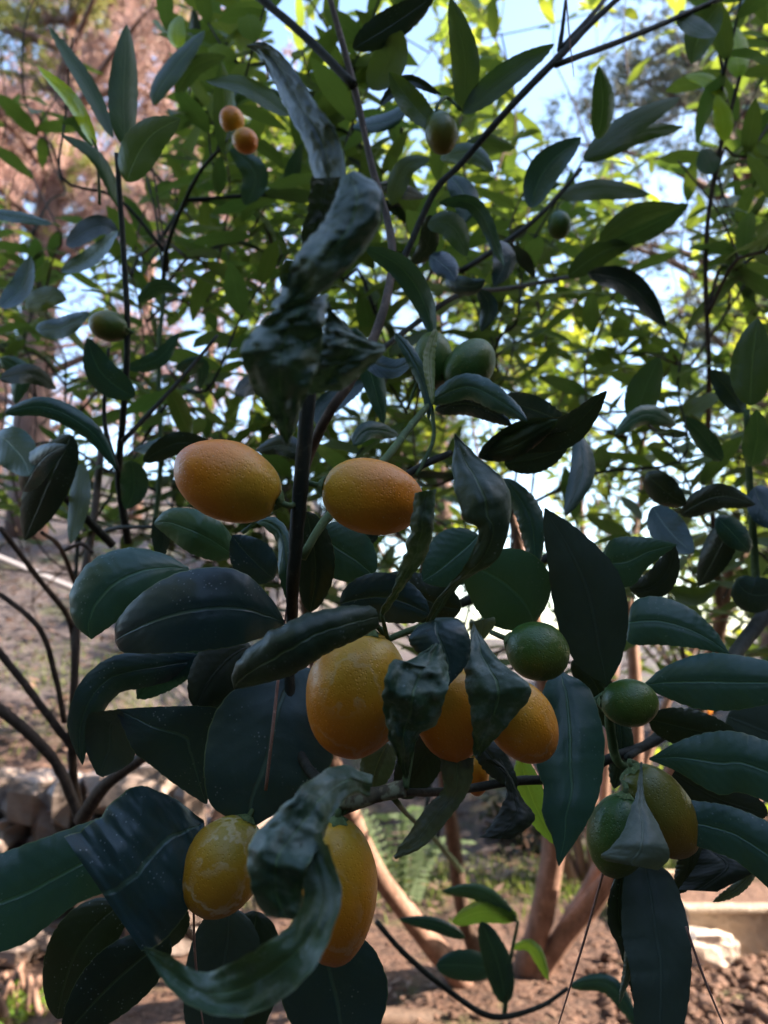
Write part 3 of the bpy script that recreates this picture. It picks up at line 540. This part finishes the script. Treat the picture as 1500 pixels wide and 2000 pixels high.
E([(1092, 1314), (1064, 1340), (1050, 1420), (1048, 1490), (1062, 1540), (1060, 1590), (1080, 1640), (1090, 1690)], [(1100, 1312), (1150, 1345), (1176, 1420), (1180, 1470), (1172, 1540), (1150, 1600), (1092, 1692)], [.395, .375, .36, .35], .35, mat='leaf'); D_([(1118, 1290), (1165, 1340), (1182, 1420)], [.41, .41], 30, mat='dark')
E([(1240, 1680), (1218, 1725), (1216, 1830), (1232, 1900), (1245, 2070)], [(1270, 1680), (1312, 1712), (1340, 1790), (1350, 1860), (1345, 1950), (1322, 2070)], [.385, .37, .36, .355], .2, mat='grey', under=True); D_([(1215, 1690), (1208, 1790), (1230, 1850), (1245, 1960)], [.39, .385], (24, 22), 'lance', mat='dark'); D_([(1225, 1820), (1228, 1880), (1210, 1960)], [.37, .365], 9, mat='pale')
D_([(1335, 1640), (1350, 1680), (1325, 1745)], [.40, .40], 26, 'blunt', mat='dark', under=True); E([(1372, 1655), (1360, 1690), (1325, 1738)], [(1395, 1660), (1485, 1690), (1400, 1742)], [.40, .395, .39], .3, mat='dark', under=True, label='blackish curled leaf hanging below the long green leaves'); D_([(1482, 1690), (1440, 1735), (1392, 1762)], [.40, .395], 12, mat='pale')
D_([(1015, 1478), (1040, 1560), (1085, 1650)], [.46, .45], 26, mat='young'); D_([(1205, 1395), (1215, 1450), (1200, 1540)], [.42, .42], 22, 'blunt', mat='grey')
D_([(860, 1440), (820, 1490), (785, 1560)], [.36, .36], 42, 'blunt', mat='dark', under=True); D_([(760, 1450), (735, 1500), (728, 1550)], [.35, .345], 32, 'blunt', mat='pale'); D_([(930, 1440), (960, 1480), (1010, 1540)], [.39, .38], 26, mat='dark', under=True)
# bottom
E([(226, 1702), (205, 1622), (185, 1603), (100, 1632), (0, 1668), (-80, 1700)], [(222, 1710), (214, 1737), (150, 1765), (90, 1810), (40, 1845), (-80, 1885)], [.36, .35, .345, .33], .3, tilt=.5, mat='leaf'); E([(398, 1602), (340, 1560), (262, 1538), (185, 1603), (126, 1636)], [(400, 1612), (394, 1715), (352, 1800), (305, 1848), (276, 1858)], [.345, .335, .328, .32, .315], .45, 60, mat='blue', lump=.26, wave=.15, tilt=.1, label='large waxy leaf with a rolled lip and bluish sky sheen')
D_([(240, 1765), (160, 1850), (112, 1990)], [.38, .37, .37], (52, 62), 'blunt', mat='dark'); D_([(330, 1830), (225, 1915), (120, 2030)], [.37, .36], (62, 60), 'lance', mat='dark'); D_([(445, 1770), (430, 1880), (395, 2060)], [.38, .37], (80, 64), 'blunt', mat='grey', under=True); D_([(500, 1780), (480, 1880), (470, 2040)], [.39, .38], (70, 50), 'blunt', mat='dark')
D_([(615, 1830), (640, 1910), (668, 2070)], [.345, .34], (112, 96), 'blunt', bulge=.2, mat='blue', under=False); D_([(345, 1760), (330, 1800), (285, 1860)], [.39, .4], 40, mat='dark')
# bottom sprig
for m_, w_, k_ in (([(1010, 1800), (940, 1745), (862, 1740)], 17, 'leaf'), ([(1010, 1792), (945, 1780), (884, 1802)], 22, 'young'), ([(908, 1832), (850, 1806), (780, 1795)], 14, 'leaf'), ([(962, 1892), (905, 1885), (852, 1886)], 31, 'leaf'), ([(988, 1960), (972, 1880), (940, 1800)], 26, 'leaf'), ([(1000, 1850), (1040, 1850), (1072, 1915)], 12, 'young'), ([(1112, 1925), (1190, 1925), (1250, 2010)], 18, 'leaf')): D_(m_, [.80, .77], w_, 'blunt' if w_ > 20 else 'lance', mat=k_, bulge=.5)

# middle distance leaves, each traced
MID = '''leaf .56 45 b|-10 850 30 880 58 930;dark .56 48 b|140 850 100 930 48 1055;olive .60 24|160 905 155 980 138 1062;leaf .52 24|10 806 90 795 175 840 228 915;leaf .6 30 b|255 900 262 950 245 995
leaf .62 13|-30 415 40 425 102 438;leaf .6 33 b|262 775 200 730 170 660;olive .62 34|244 285 240 190 247 48;olive .60 46|248 355 285 275 352 232;olive .64 18|220 268 170 165 95 52;young .66 16|188 285 140 195 72 128;olive .64 15|238 410 190 310 118 262;olive .7 14|185 285 150 240 120 240
olive .75 24|300 205 320 160 400 60;young .8 20|350 95 345 60 355 30;olive .8 24|345 180 380 130 440 110;olive .75 26|440 300 438 210 432 120;olive .62 22|565 225 480 168 402 158;leaf .78 30|480 400 498 340 450 290;olive .8 14|555 185 480 180 430 230
olive .58 32|906 222 908 110 880 -5;olive .57 30|905 222 985 150 1082 86;olive .56 30|848 250 800 195 760 140;dark .6 38|690 95 770 45 848 -8;olive .62 40|725 175 760 120 785 60;dark .58 14|742 205 795 158 862 185;leaf .66 20|690 250 760 235 800 200
olive .68 26|1168 272 1178 200 1170 128;olive .7 27|1140 312 1220 250 1330 190;olive .72 22|1148 315 1240 265 1335 248;leaf .66 36|1035 405 1065 330 1135 268;young .86 27 b|1442 152 1438 95 1425 42;young .86 17|1420 195 1385 160 1338 148;young .86 21 b|1415 275 1412 230 1400 185;olive .86 26 b|1392 340 1380 310 1370 292;olive .7 36|1405 10 1370 60 1350 125;olive .7 24|1330 20 1345 45 1400 70
leaf .50 28|715 484 785 525 828 592 848 665;leaf .46 15|770 650 800 690 832 760 838 820;olive .44 13|852 640 838 700 845 790;leaf .46 30|838 786 915 755 985 790 1030 822;blue .46 30 b|975 780 1040 800 1110 828;dark .47 26|850 800 920 790 1000 830;dark .45 40|935 893 1020 855 1110 840 1185 764;olive .455 30|940 890 1000 870 1090 820;dark .47 30 b|985 905 1050 895 1110 870;blue .52 28|1130 850 1138 920 1104 1008;leaf .47 30|985 935 1035 1010 1046 1118;blue .5 24|700 690 760 720 810 700;leaf .52 26|690 640 725 730 750 830;blue .55 26|620 830 640 790 720 740
olive .66 36 b|1240 828 1255 770 1288 698;olive .58 46 b|1466 792 1468 720 1480 622;blue .6 28|1452 805 1420 760 1388 722;olive .58 30 b|1466 912 1478 860 1478 800;dark .56 32 b|1262 925 1300 960 1340 985;dark .56 30|1330 1005 1400 970 1475 985;blue .55 38 b|1275 990 1310 1040 1355 1080;dark .56 34 b|1430 1015 1400 1080 1365 1145;olive .62 20|1308 1150 1360 1165 1405 1140;leaf .6 24|1410 900 1370 850 1340 815;leaf .62 22|1320 830 1260 810 1200 850;blue .56 40 b|1440 1130 1470 1160 1530 1150;leaf .55 30|1400 1010 1450 1060 1462 1080;blue .58 36 b|1475 950 1500 1000 1540 1020
leaf .6 18|858 395 930 405 985 520;olive .6 30|835 440 880 440 912 500;blue .62 28|840 500 870 520 890 548;blue .62 18|740 360 780 372 830 385;olive .62 24|765 400 790 330 840 310;olive .66 24|860 310 920 300 965 335;blue .6 22|870 548 915 560 948 548;blue .6 20|935 565 955 600 940 648;dark .72 30|1148 533 1230 555 1302 638;olive .75 28|1110 540 1180 490 1235 480;olive .76 30|1190 475 1270 440 1345 398;olive .74 24|1170 470 1240 420 1330 400;olive .8 24|1090 385 1170 370 1270 380;blue .7 26|970 470 985 510 965 560;olive .7 22|905 290 950 280 1005 290;leaf .68 30|880 345 910 390 900 440;dark .62 22|840 420 835 480 800 520
leaf .66 26|0 600 40 560 60 500;leaf .66 24|70 640 120 640 175 610;olive .66 26|50 600 95 580 130 585;leaf .7 24|0 700 40 730 30 790;dark .64 22|0 740 60 730 110 760;leaf .7 20|120 530 180 500 230 450;dark .72 26|130 480 190 440 235 460;olive .7 22|330 760 350 800 372 862;leaf .7 20|345 720 390 715 390 760;dark .66 24|460 770 500 750 540 780;leaf .72 20|250 720 310 700 350 650;leaf .7 18|270 590 310 560 360 570;dark .55 26|280 900 350 865 430 880;leaf .56 22|420 900 350 870 260 880;blue .55 30 b|45 960 80 900 130 870;dark .5 24|600 900 560 870 500 880;leaf .48 20|690 870 720 840 780 850'''
for e in MID.replace('\n', ';').split(';'):
    h, c = e.split('|'); h = h.split(); c = [float(q) for q in c.split()]; dd = float(h[1]); k = random.uniform(-.05, .05)
    D_([(c[i], c[i + 1]) for i in range(0, len(c), 2)], [dd, dd + k * .5, dd + k], float(h[2]) * (.9 if len(h) > 3 else .84), 'lance', mat=h[0], bulge=random.choice([-.35, .15, .3, .5]), tilt=random.uniform(-.9, .9), under=h[0] == 'olive' and random.random() < .5, wave=.12)

# ------------------------------------------------------------------ kumquats
def fruit(x, y, a, b, ang, d, mat, stalk, label, lean=0.0, group=None, cal=True, yaw=0):
    """centre, half length and half width in pixels, angle of the stalk end on screen (0 right, 90 up), depth; stalk: pixel path to the twig"""
    c = P(x, y, d); la, lb = a * d / F, b * d / F
    ax = unit(math.cos(R(ang)) * RT + math.sin(R(ang)) * UP + lean * FW); s1 = unit(np.cross(ax, FW)); s2 = np.cross(ax, s1)
    nu, nv = (48, 30) if d < .5 else (24, 16); v = []; fc = []; sd_ = x * .017 + y * .013
    for i in range(nv + 1):
        th = math.pi * i / nv
        for j in range(nu):
            ph = 2 * math.pi * j / nu; q = Vector((math.sin(th) * math.cos(ph), math.sin(th) * math.sin(ph), math.cos(th)))
            k = 1 + .030 * noise.noise(q * 1.6 + Vector((sd_, 0, 0))) + .008 * noise.noise(q * 5 + Vector((sd_, 9, 0)))
            dim = .05 * math.exp(-((1 - q.z) / .02)) if q.z > 0 else 0
            e = abs(q.z) ** 1.02 * math.copysign(1, q.z)
            v.append((q.x * lb * k, q.y * lb * k, e * la * (k - dim) + (.02 * la * (1 - q.z * q.z))))
    for i in range(nv):
        for j in range(nu): fc.append((i * nu + j, (i + 1) * nu + j, (i + 1) * nu + (j + 1) % nu, i * nu + (j + 1) % nu))
    o = link('kumquat', mesh('kumquat', v, fc), M[mat]); o.matrix_world = Matrix(((s1[0], s2[0], ax[0], c[0]), (s1[1], s2[1], ax[1], c[1]), (s1[2], s2[2], ax[2], c[2]), (0, 0, 0, 1)))
    tag(o, label, 'fruit', group)
    if cal:
        inv = o.matrix_world.inverted(); r = .0042; cv = []; cf = []
        for k in range(10):
            rr = r * (1.25 if k % 2 == 0 else .75); cv.append((rr * math.cos(k * .628), rr * math.sin(k * .628), la * .975)); 
        for k in range(10): cv.append((r * .45 * math.cos(k * .628), r * .45 * math.sin(k * .628), la + .0016))
        for k in range(10): cf.append((k, (k + 1) % 10, 10 + (k + 1) % 10, 10 + k))
        cf.append(tuple(range(10, 20))); hold = o
        if stalk:
            top = np.array(c) + ax * la; w = [top - ax * .001, top + ax * .004] + [P(*q) for q in stalk]
            lw = [inv @ Vector(q) for q in w]; v2, f2 = tubeVF([tuple(q) for q in lw], [.0013] * len(lw), n=12, sides=7, bump=.03); hold = link('stalk', mesh('stalk', v2, f2), M['green_twig'], o)
        link('calyx', mesh('calyx', cv, cf), M['calyx'], hold)
    return o
fruit(445, 940, 108, 78, -22, .312, 'ripe', [(575, 985, .322)], 'orange kumquat beside the upright dark stem, its stalk pointing to it'); fruit(728, 970, 102, 74, 168, .322, 'ripe', [(598, 942, .322)], 'orange kumquat partly covered by a narrow curled leaf at one end')
fruit(697, 1355, 126, 100, 78, .325, 'ripe2', [(752, 1238, .326)], 'largest golden kumquat under the leaf rolled into a tube', lean=-.1); fruit(880, 1392, 96, 72, 100, .335, 'ripe', [(868, 1262, .335)], 'orange kumquat squeezed between the silvery crumpled leaf and the broad draped leaf')
fruit(1018, 1408, 88, 66, 122, .325, 'ripe2', [(940, 1290, .345)], 'golden kumquat with a glossy end beside the broad draped leaf'); fruit(1050, 1272, 62, 57, 160, .365, 'green', [(960, 1235, .39)], 'round green kumquat above the golden one, under the tall upright leaf', lean=.4)
fruit(1230, 1373, 55, 46, 185, .385, 'green', [(1186, 1350, .395)], 'small green kumquat at the foot of the tall upright leaf', lean=.5); fruit(1206, 1632, 80, 58, 80, .365, 'green', [(1215, 1520, .39), (1230, 1500, .405)], 'dark green kumquat behind the pale fan-shaped leaf')
fruit(1290, 1585, 100, 62, 122, .375, 'half2', [(1248, 1495, .39), (1232, 1498, .404)], 'brownish olive kumquat half hidden by a long green leaf'); fruit(436, 1692, 96, 79, 62, .335, 'turn', [(500, 1590, .36), (590, 1500, .36)], 'yellowing kumquat with pale scars beside the waxy leaf', lean=.3)
fruit(655, 1742, 140, 82, 88, .30, 'ripe2', [(665, 1590, .303), (690, 1565, .303)], 'long orange kumquat behind the twisted leaf, on the scabby twig'); fruit(845, 705, 58, 40, 268, .50, 'green', [(835, 785, .47)], 'green kumquat behind a narrow leaf, paired with another green one')
fruit(917, 716, 60, 46, 232, .49, 'green', [(845, 785, .465)], 'smooth green kumquat on its twig above the folded leaves'); fruit(912, 778, 46, 30, 180, .485, 'half', [(850, 782, .468)], 'dull kumquat tucked beneath the folded leaves')
fruit(453, 234, 26, 24, -60, .70, 'ripe', None, 'small orange kumquat on top of another high in the tree', cal=False); fruit(479, 275, 26, 24, 150, .69, 'ripe', [(440, 285, .78)], 'small orange kumquat tucked below another high in the tree')
fruit(862, 260, 41, 32, 100, .56, 'half', [(872, 190, .58), (900, 215, .575)], 'olive kumquat below the two long pointed leaves by the slanting branch'); fruit(213, 637, 40, 30, -15, .60, 'half', [(249, 650, .60)], 'olive kumquat on the thin upright stem')
fruit(278, 548, 13, 12, 90, 1.3, 'ripe', None, 'tiny orange kumquat deep inside the tree', cal=False); fruit(1092, 440, 28, 23, 95, .78, 'green', [(1090, 395, .78)], 'small green kumquat hanging from the twig of narrow leaves'); fruit(929, 1512, 42, 26, 95, .40, 'ripe', [(940, 1430, .40)], 'orange kumquat mostly hidden behind the drooping dull leaf')
fruit(1376, 1385, 16, 14, 90, 1.9, 'ripe2', None, 'bright yellow kumquat seen through a gap under the long leaf', cal=False)

# dead pine needles caught on leaves
def needle(pts, d, label, r=.0006):
    o = tube('pine_needle', [P(x, y, q) for (x, y), q in zip(pts, d)], [r, r, r * .5], M['needle'], None, sides=6, n=14, bump=.02); tag(o, label, 'needle')
needle([(519, 1543), (532, 1430), (546, 1300), (560, 1185)], [.338, .337, .345, .345], 'pinkish dry pine needle lying along the broad waxy leaf', .0008); needle([(378, 1775), (382, 1880), (400, 2030)], [.345, .345, .345], 'thin reddish pine needle hanging below the scarred yellowing fruit')
needle([(1178, 1705), (1140, 1840), (1085, 2020)], [.385, .385, .39], 'long reddish pine needle hanging below the dark green fruit'); needle([(1340, 1810), (1375, 1910), (1425, 2030)], [.36, .36, .36], 'thin reddish pine needle slanting beside the hanging grey leaf')
needle([(1105, -20), (1112, 70), (1121, 150)], [.60, .60, .60], 'dark thin needle hanging from the slanting branch')

# ------------------------------------------------------------------ the rest of the foliage
def unit_leaf(name, seed, nt_=9, ns=4, fold=.18, arch=.2, wid=.16):
    ra = np.random.default_rng(seed); t = np.linspace(0, 1, nt_); s = np.linspace(-1, 1, ns + 1); w_ = np.maximum(profile('lance' if seed % 3 else 'blunt', np.linspace(.02, .995, nt_)), .04) * wid
    a = arch * ra.uniform(-.4, 1.6); tw = ra.uniform(-.5, .5); fo = fold * ra.uniform(.2, 1.5); ph = ra.uniform(0, 6)
    V = []
    for ti, wi in zip(t, w_):
        for si in s:
            x = si * wi; z = abs(si) * wi * fo + .018 * math.sin(9 * ti + ph + si) * abs(si); an = tw * ti; x, z = x * math.cos(an) - z * math.sin(an), x * math.sin(an) + z * math.cos(an)
            V.append((x, ti - .12 * a * ti * ti, z - a * ti * ti))
    V = np.array(V); uv = np.stack(np.broadcast_arrays((s + 1)[None, :] / 2, t[:, None]), -1).reshape(-1, 2)
    return V, grid_faces(nt_, ns + 1), uv
UL = [unit_leaf('leaf', k) for k in range(9)]
UL2 = [unit_leaf('leaf', k + 20, 6, 2) for k in range(9)]
LM = {}
def leaf_obj(k, mat, parent, base, pos, Dv, Nv, L):
    if (k, mat) not in LM: LM[(k, mat)] = mesh('leaf', *UL[k]); LM[(k, mat)].materials.append(M[mat])
    o = bpy.data.objects.new('leaf', LM[(k, mat)]); COL.objects.link(o); o.parent = parent
    Dv = Vector(Dv).normalized(); Nv = Vector(Nv); Nv = (Nv - Dv * Nv.dot(Dv)).normalized(); Xv = Dv.cross(Nv)
    o.matrix_local = Matrix.Translation(Vector(pos) - Vector(base)) @ Matrix((Xv, Dv, Nv)).transposed().to_4x4() @ Matrix.Scale(L, 4)
def leaf_add(acc, pos, Dv, Nv, L):
    V, fc, uv = UL2[random.randrange(9)]; Dv = Vector(Dv).normalized(); Nv = Vector(Nv); Nv = (Nv - Dv * Nv.dot(Dv)).normalized(); Xv = Dv.cross(Nv)
    m = np.array([Xv, Dv, Nv]); acc[0].append((V * L) @ m + np.array(pos)); acc[1].append(fc + acc[3]); acc[2].append(uv); acc[3] += len(V)
def acc_build(acc, name, mat, parent, base, label=None):
    if not acc[0]: return
    o = link(name, mesh(name, np.vstack(acc[0]) - np.asarray(base), np.vstack(acc[1]), np.vstack(acc[2])), M[mat], parent); o['kind'] = 'stuff'
    if label: o['label'] = label
    return o
# places where the sky, the bank or the fruit shows between the leaves: (x, y, rx, ry, strength)
GAPS = [(545, 110, 40, 90, .85), (300, 400, 150, 150, .4), (600, 230, 40, 60, .5), (820, 120, 45, 100, .85), (1050, 120, 70, 160, .9), (1120, 250, 60, 90, .8), (70, 800, 90, 90, .88), (150, 700, 60, 60, .5), (400, 770, 100, 110, .5), (300, 600, 60, 60, .6), (1030, 1010, 50, 110, .95), (300, 640, 60, 50, .4), (670, 800, 40, 60, .5), (1300, 520, 90, 110, .7), (1270, 190, 210, 210, .72), (120, 200, 230, 260, .85), (70, 430, 120, 120, .2), (60, 1250, 190, 260, .95), (120, 1500, 230, 180, .95), (350, 1560, 160, 70, 1), (900, 1620, 220, 130, 1), (850, 1850, 800, 180, 1), (1130, 1620, 160, 140, 1), (1400, 1780, 160, 120, 1), (560, 1180, 60, 60, .8), (660, 1530, 90, 60, 1), (670, 1060, 50, 60, .5), (1260, 1290, 90, 40, .5)]
def blocked(x, y):
    for gx_, gy_, rx, ry, k in GAPS:
        q = ((x - gx_) / rx) ** 2 + ((y - gy_) / ry) ** 2
        if q < 1 and random.random() < k: return True
    return y > 1420
random.seed(21)
tree_leaves = leaf_count
acc_shade = [[], [], [], 0]; acc_lit = [[], [], [], 0]
def shoot(c, L, lean, nleaf, leafL, place, mat_twig, parent, base, connect=True, twigs=None, thin=.0011):
    c = np.array(c); up = unit(np.array([lean[0], lean[1], 1.0])); a = c - up * L * .5; bend = np.array([random.uniform(-.2, .2), random.uniform(-.2, .2), 0]) * L
    pts = [a, c + bend * .6, c + up * L * .5]
    if connect:
        low = [q for q in NODES_IN if q[2] < a[2] - .03] or NODES_IN
        k = min(low, key=lambda q: np.linalg.norm(np.array(q) - a)); mid = (np.array(k) + a) / 2 + np.array([0, 0, .04 - .12 * np.linalg.norm(np.array(k) - a)])
        pts = [np.array(k), mid] + pts
    sp = spline(pts, 26)
    xs = [pix(q) for q in sp]
    NODES_IN.extend([tuple(q) for q in sp[::4]])
    bo = tube('branch', pts, [thin * 2.2, thin * 1.6, thin * 1.2, thin] if connect else [thin * 1.5, thin, thin * .7], M[mat_twig], parent, base, sides=6, n=20)
    s0 = 6 if connect else 3; ang = random.uniform(0, 6)
    for i in range(nleaf):
        q = sp[min(25, int(s0 + (25 - s0) * i / max(1, nleaf - 1)))]; ang += 2.4 + random.uniform(-.3, .3); T = up
        side = np.array([math.cos(ang), math.sin(ang), 0]); el = random.uniform(-.5, .75) + .35 * (i / nleaf); Dv = unit(side + np.array([0, 0, el]) + (.6 * T if i > nleaf - 3 else 0))
        Nv = unit(np.array([random.uniform(-.5, .5), random.uniform(-.7, .4), 1.0]) - .2 * side); l = leafL * random.uniform(.65, 1.15)
        x, y, d = pix(q + Dv * l * .5)
        if d < .45 or blocked(x, y): continue
        place(q, Dv, Nv, l, x, y, d, bo)
# nearer shade shoots of the same tree
NODES_IN = [tuple(q) for q in NODES if pix(q)[2] > .55]
def place_near(q, Dv, Nv, l, x, y, d, bo):
    global tree_leaves
    if tree_leaves < 300 and -40 < x < 1540 and y > -40: leaf_obj(random.randrange(9), random.choice(['mid', 'olive', 'mid', 'leaf', 'mid', 'blue']), bo, BASE, q, Dv, Nv, l); tree_leaves += 1
    else: leaf_add(acc_shade, q, Dv, Nv, l)
for k in range(150):
    x, y = random.uniform(-60, 1560), random.choice([random.uniform(-20, 500), random.uniform(300, 1150)]); d = random.uniform(.85, 1.5)
    if blocked(x, y): continue
    shoot(P(x, y, d), random.uniform(.14, .26), (random.uniform(-.5, .5), random.uniform(-.4, .4)), random.randint(11, 16), .078, place_near, 'twig' if random.random() < .6 else 'twigbrown', TREE, BASE)
def place_stuff(q, Dv, Nv, l, x, y, d, bo): leaf_add(acc_shade, q, Dv, Nv, l)
for k in range(300):
    x, y = (random.uniform(-100, 1600), random.uniform(150, 1200)) if k % 3 else (random.uniform(-60, 700), random.uniform(250, 1000)); d = random.uniform(1.2, 2.0)
    if blocked(x, y): continue
    shoot(P(x, y, d), random.uniform(.2, .34), (random.uniform(-.6, .6), random.uniform(-.5, .5)), random.randint(15, 21), .074, place_stuff, 'twigbrown', TREE, BASE)
acc_build(acc_shade, 'foliage', 'mid', TREE, BASE, 'mass of smaller dark leaves deeper in the crown')
# second citrus behind, in the sun
b2 = np.array([.75, 2.95, gz(.75, 2.95)]); CT = empty('citrus_tree', b2); tag(CT, 'citrus tree with sunlit yellow-green leaves behind the dark kumquat', 'tree'); PB[CT] = b2
NODES_IN = []
for e in ((-.9, -.1, 1.6), (-.4, .2, 2.0), (0, -.1, 2.3), (.35, .1, 2.1), (.75, -.2, 1.8), (.2, .4, 1.5), (-.6, .3, 1.2)):
    pts = [b2 + np.array([e[0] * .05, e[1] * .05, -.03]), b2 + np.array([e[0] * .35, e[1] * .4, e[2] * .35]), b2 + np.array([e[0] * .8, e[1] * .8, e[2] * .7]), b2 + np.array(e)]
    tube('trunk', pts, [.022, .016, .010, .004], M['bark'], CT, b2, sides=8); NODES_IN += [tuple(q) for q in spline(pts, 14)[3:]]
cl = 0
def place_lit(q, Dv, Nv, l, x, y, d, bo):
    global cl
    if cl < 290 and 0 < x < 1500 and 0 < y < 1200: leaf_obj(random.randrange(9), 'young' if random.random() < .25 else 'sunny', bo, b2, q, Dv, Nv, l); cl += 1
    else: leaf_add(acc_lit, q, Dv, Nv, l)
for k in range(230):
    if k % 5 == 0: x, y = random.uniform(400, 1000), random.uniform(-60, 700)
    else: x, y = random.uniform(800, 1560), random.uniform(-60, 1150)
    d = random.uniform(1.95, 2.9)
    if blocked(x, y): continue
    shoot(P(x, y, d), random.uniform(.22, .4), (random.uniform(-.5, .5), random.uniform(-.5, .5)), random.randint(13, 19), .080, place_lit, 'twigbrown', CT, b2)
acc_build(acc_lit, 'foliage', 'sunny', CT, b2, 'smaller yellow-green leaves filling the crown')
# shrubs: low and far
def shrub(name, label, centre, rad, n, leafL, mat, nst=9, cat='shrub', low=.0):
    b = np.array(centre); s = empty(name, b); tag(s, label, cat); acc = [[], [], [], 0]
    for k in range(nst):
        az = random.uniform(0, 6.28); e = b + np.array([rad[0] * .8 * math.cos(az), rad[1] * .8 * math.sin(az), rad[2] * random.uniform(.9, 1.8)]); tube('stem', [b + np.array([random.uniform(-.05, .05), 0, -.03]), (b + e) / 2 + np.array([0, 0, .06]), e], [.012, .009, .004], M['bark'], s, b, sides=6, n=10)
    for k in range(n):
        v = unit(rng.standard_normal(3)); v *= rng.uniform(.25, 1) ** .5; q = b + np.array([0, 0, rad[2] * (1 + low)]) + v * np.array(rad)
        leaf_add(acc, q, unit(rng.standard_normal(3)), rng.standard_normal(3) + np.array([0, 0, 1.5]), leafL * random.uniform(.6, 1.2))
    acc_build(acc, 'crown', mat, s, b); return s
shrub('leafy_shrub', 'light green shrub with bare pinkish stems behind the concrete planter', (x0 + .45, y0 + .75, 0), (.5, .25, .22), 340, .05, 'young', 16, low=.4)
shrub('sunlit_shrub', 'bushy sunlit shrub on the bank behind the forked stems', (1.9, 4.7, gz(1.9, 4.7)), (1.0, .7, .75), 1500, .08, 'sunny', 14, low=.25)
shrub('dark_shrub', 'small dark shrub in the shade of the bank', (.62, 3.35, gz(.62, 3.35) - .02), (.22, .15, .16), 420, .05, 'dark', 6)
shrub('added_shade_shrub', 'added out-of-view evergreen shrub shading the kumquat from the low sun', (1.9, .95, 0.15), (.7, .6, 1.2), 4200, .11, 'olive', 14, low=.1)  # added out of view to keep the sun off the foreground
shrub('added_shade_tree', 'added out-of-view evergreen tree dappling the bank and hillside with shade', (3.5, 4.35, .1), (1.0, 1.4, 2.0), 9000, .13, 'olive', 12, 'tree', low=.1)  # added out of view only to throw dappled shade on bank and hillside
for x, y in ((20, 1965), (60, 1990), (5, 2010)):
    p = G(x, y); shrub('weed', 'small bright green weed sprouting from the litter by the stones', (p[0], p[1], 0), (.05, .05, .03), 26, .035, 'young', 3, 'weed')['group'] = 'weeds by the stones'
# feathery fronds behind the stems
fb = G(790, 1790); FR = empty('feathery_plant', fb); tag(FR, 'feathery blue-green plant growing behind the brown stems', 'plant')
for k in range(9):
    az = random.uniform(0, 6.28); L = random.uniform(.22, .36); pts = [np.array([0, 0, 0]), np.array([math.cos(az) * L * .35, math.sin(az) * L * .2, L * .8]), np.array([math.cos(az) * L * .8, math.sin(az) * L * .4, L * .85])]; sp = spline(pts, 18); V = []
    for q in sp[3:]:
        for sg in (-1, 1):
            dv = unit(np.array([-math.sin(az) * sg, math.cos(az) * sg, -.2]) + .5 * np.array([math.cos(az), math.sin(az), 0])) * .055; V += [q, q + dv * .5 + np.array([0, 0, .008]), q + dv, q + dv * .5 - np.array([0, 0, .006])]
    o = link('frond', mesh('frond', np.array(V), np.arange(len(V)).reshape(-1, 4)), M['fern'], FR)
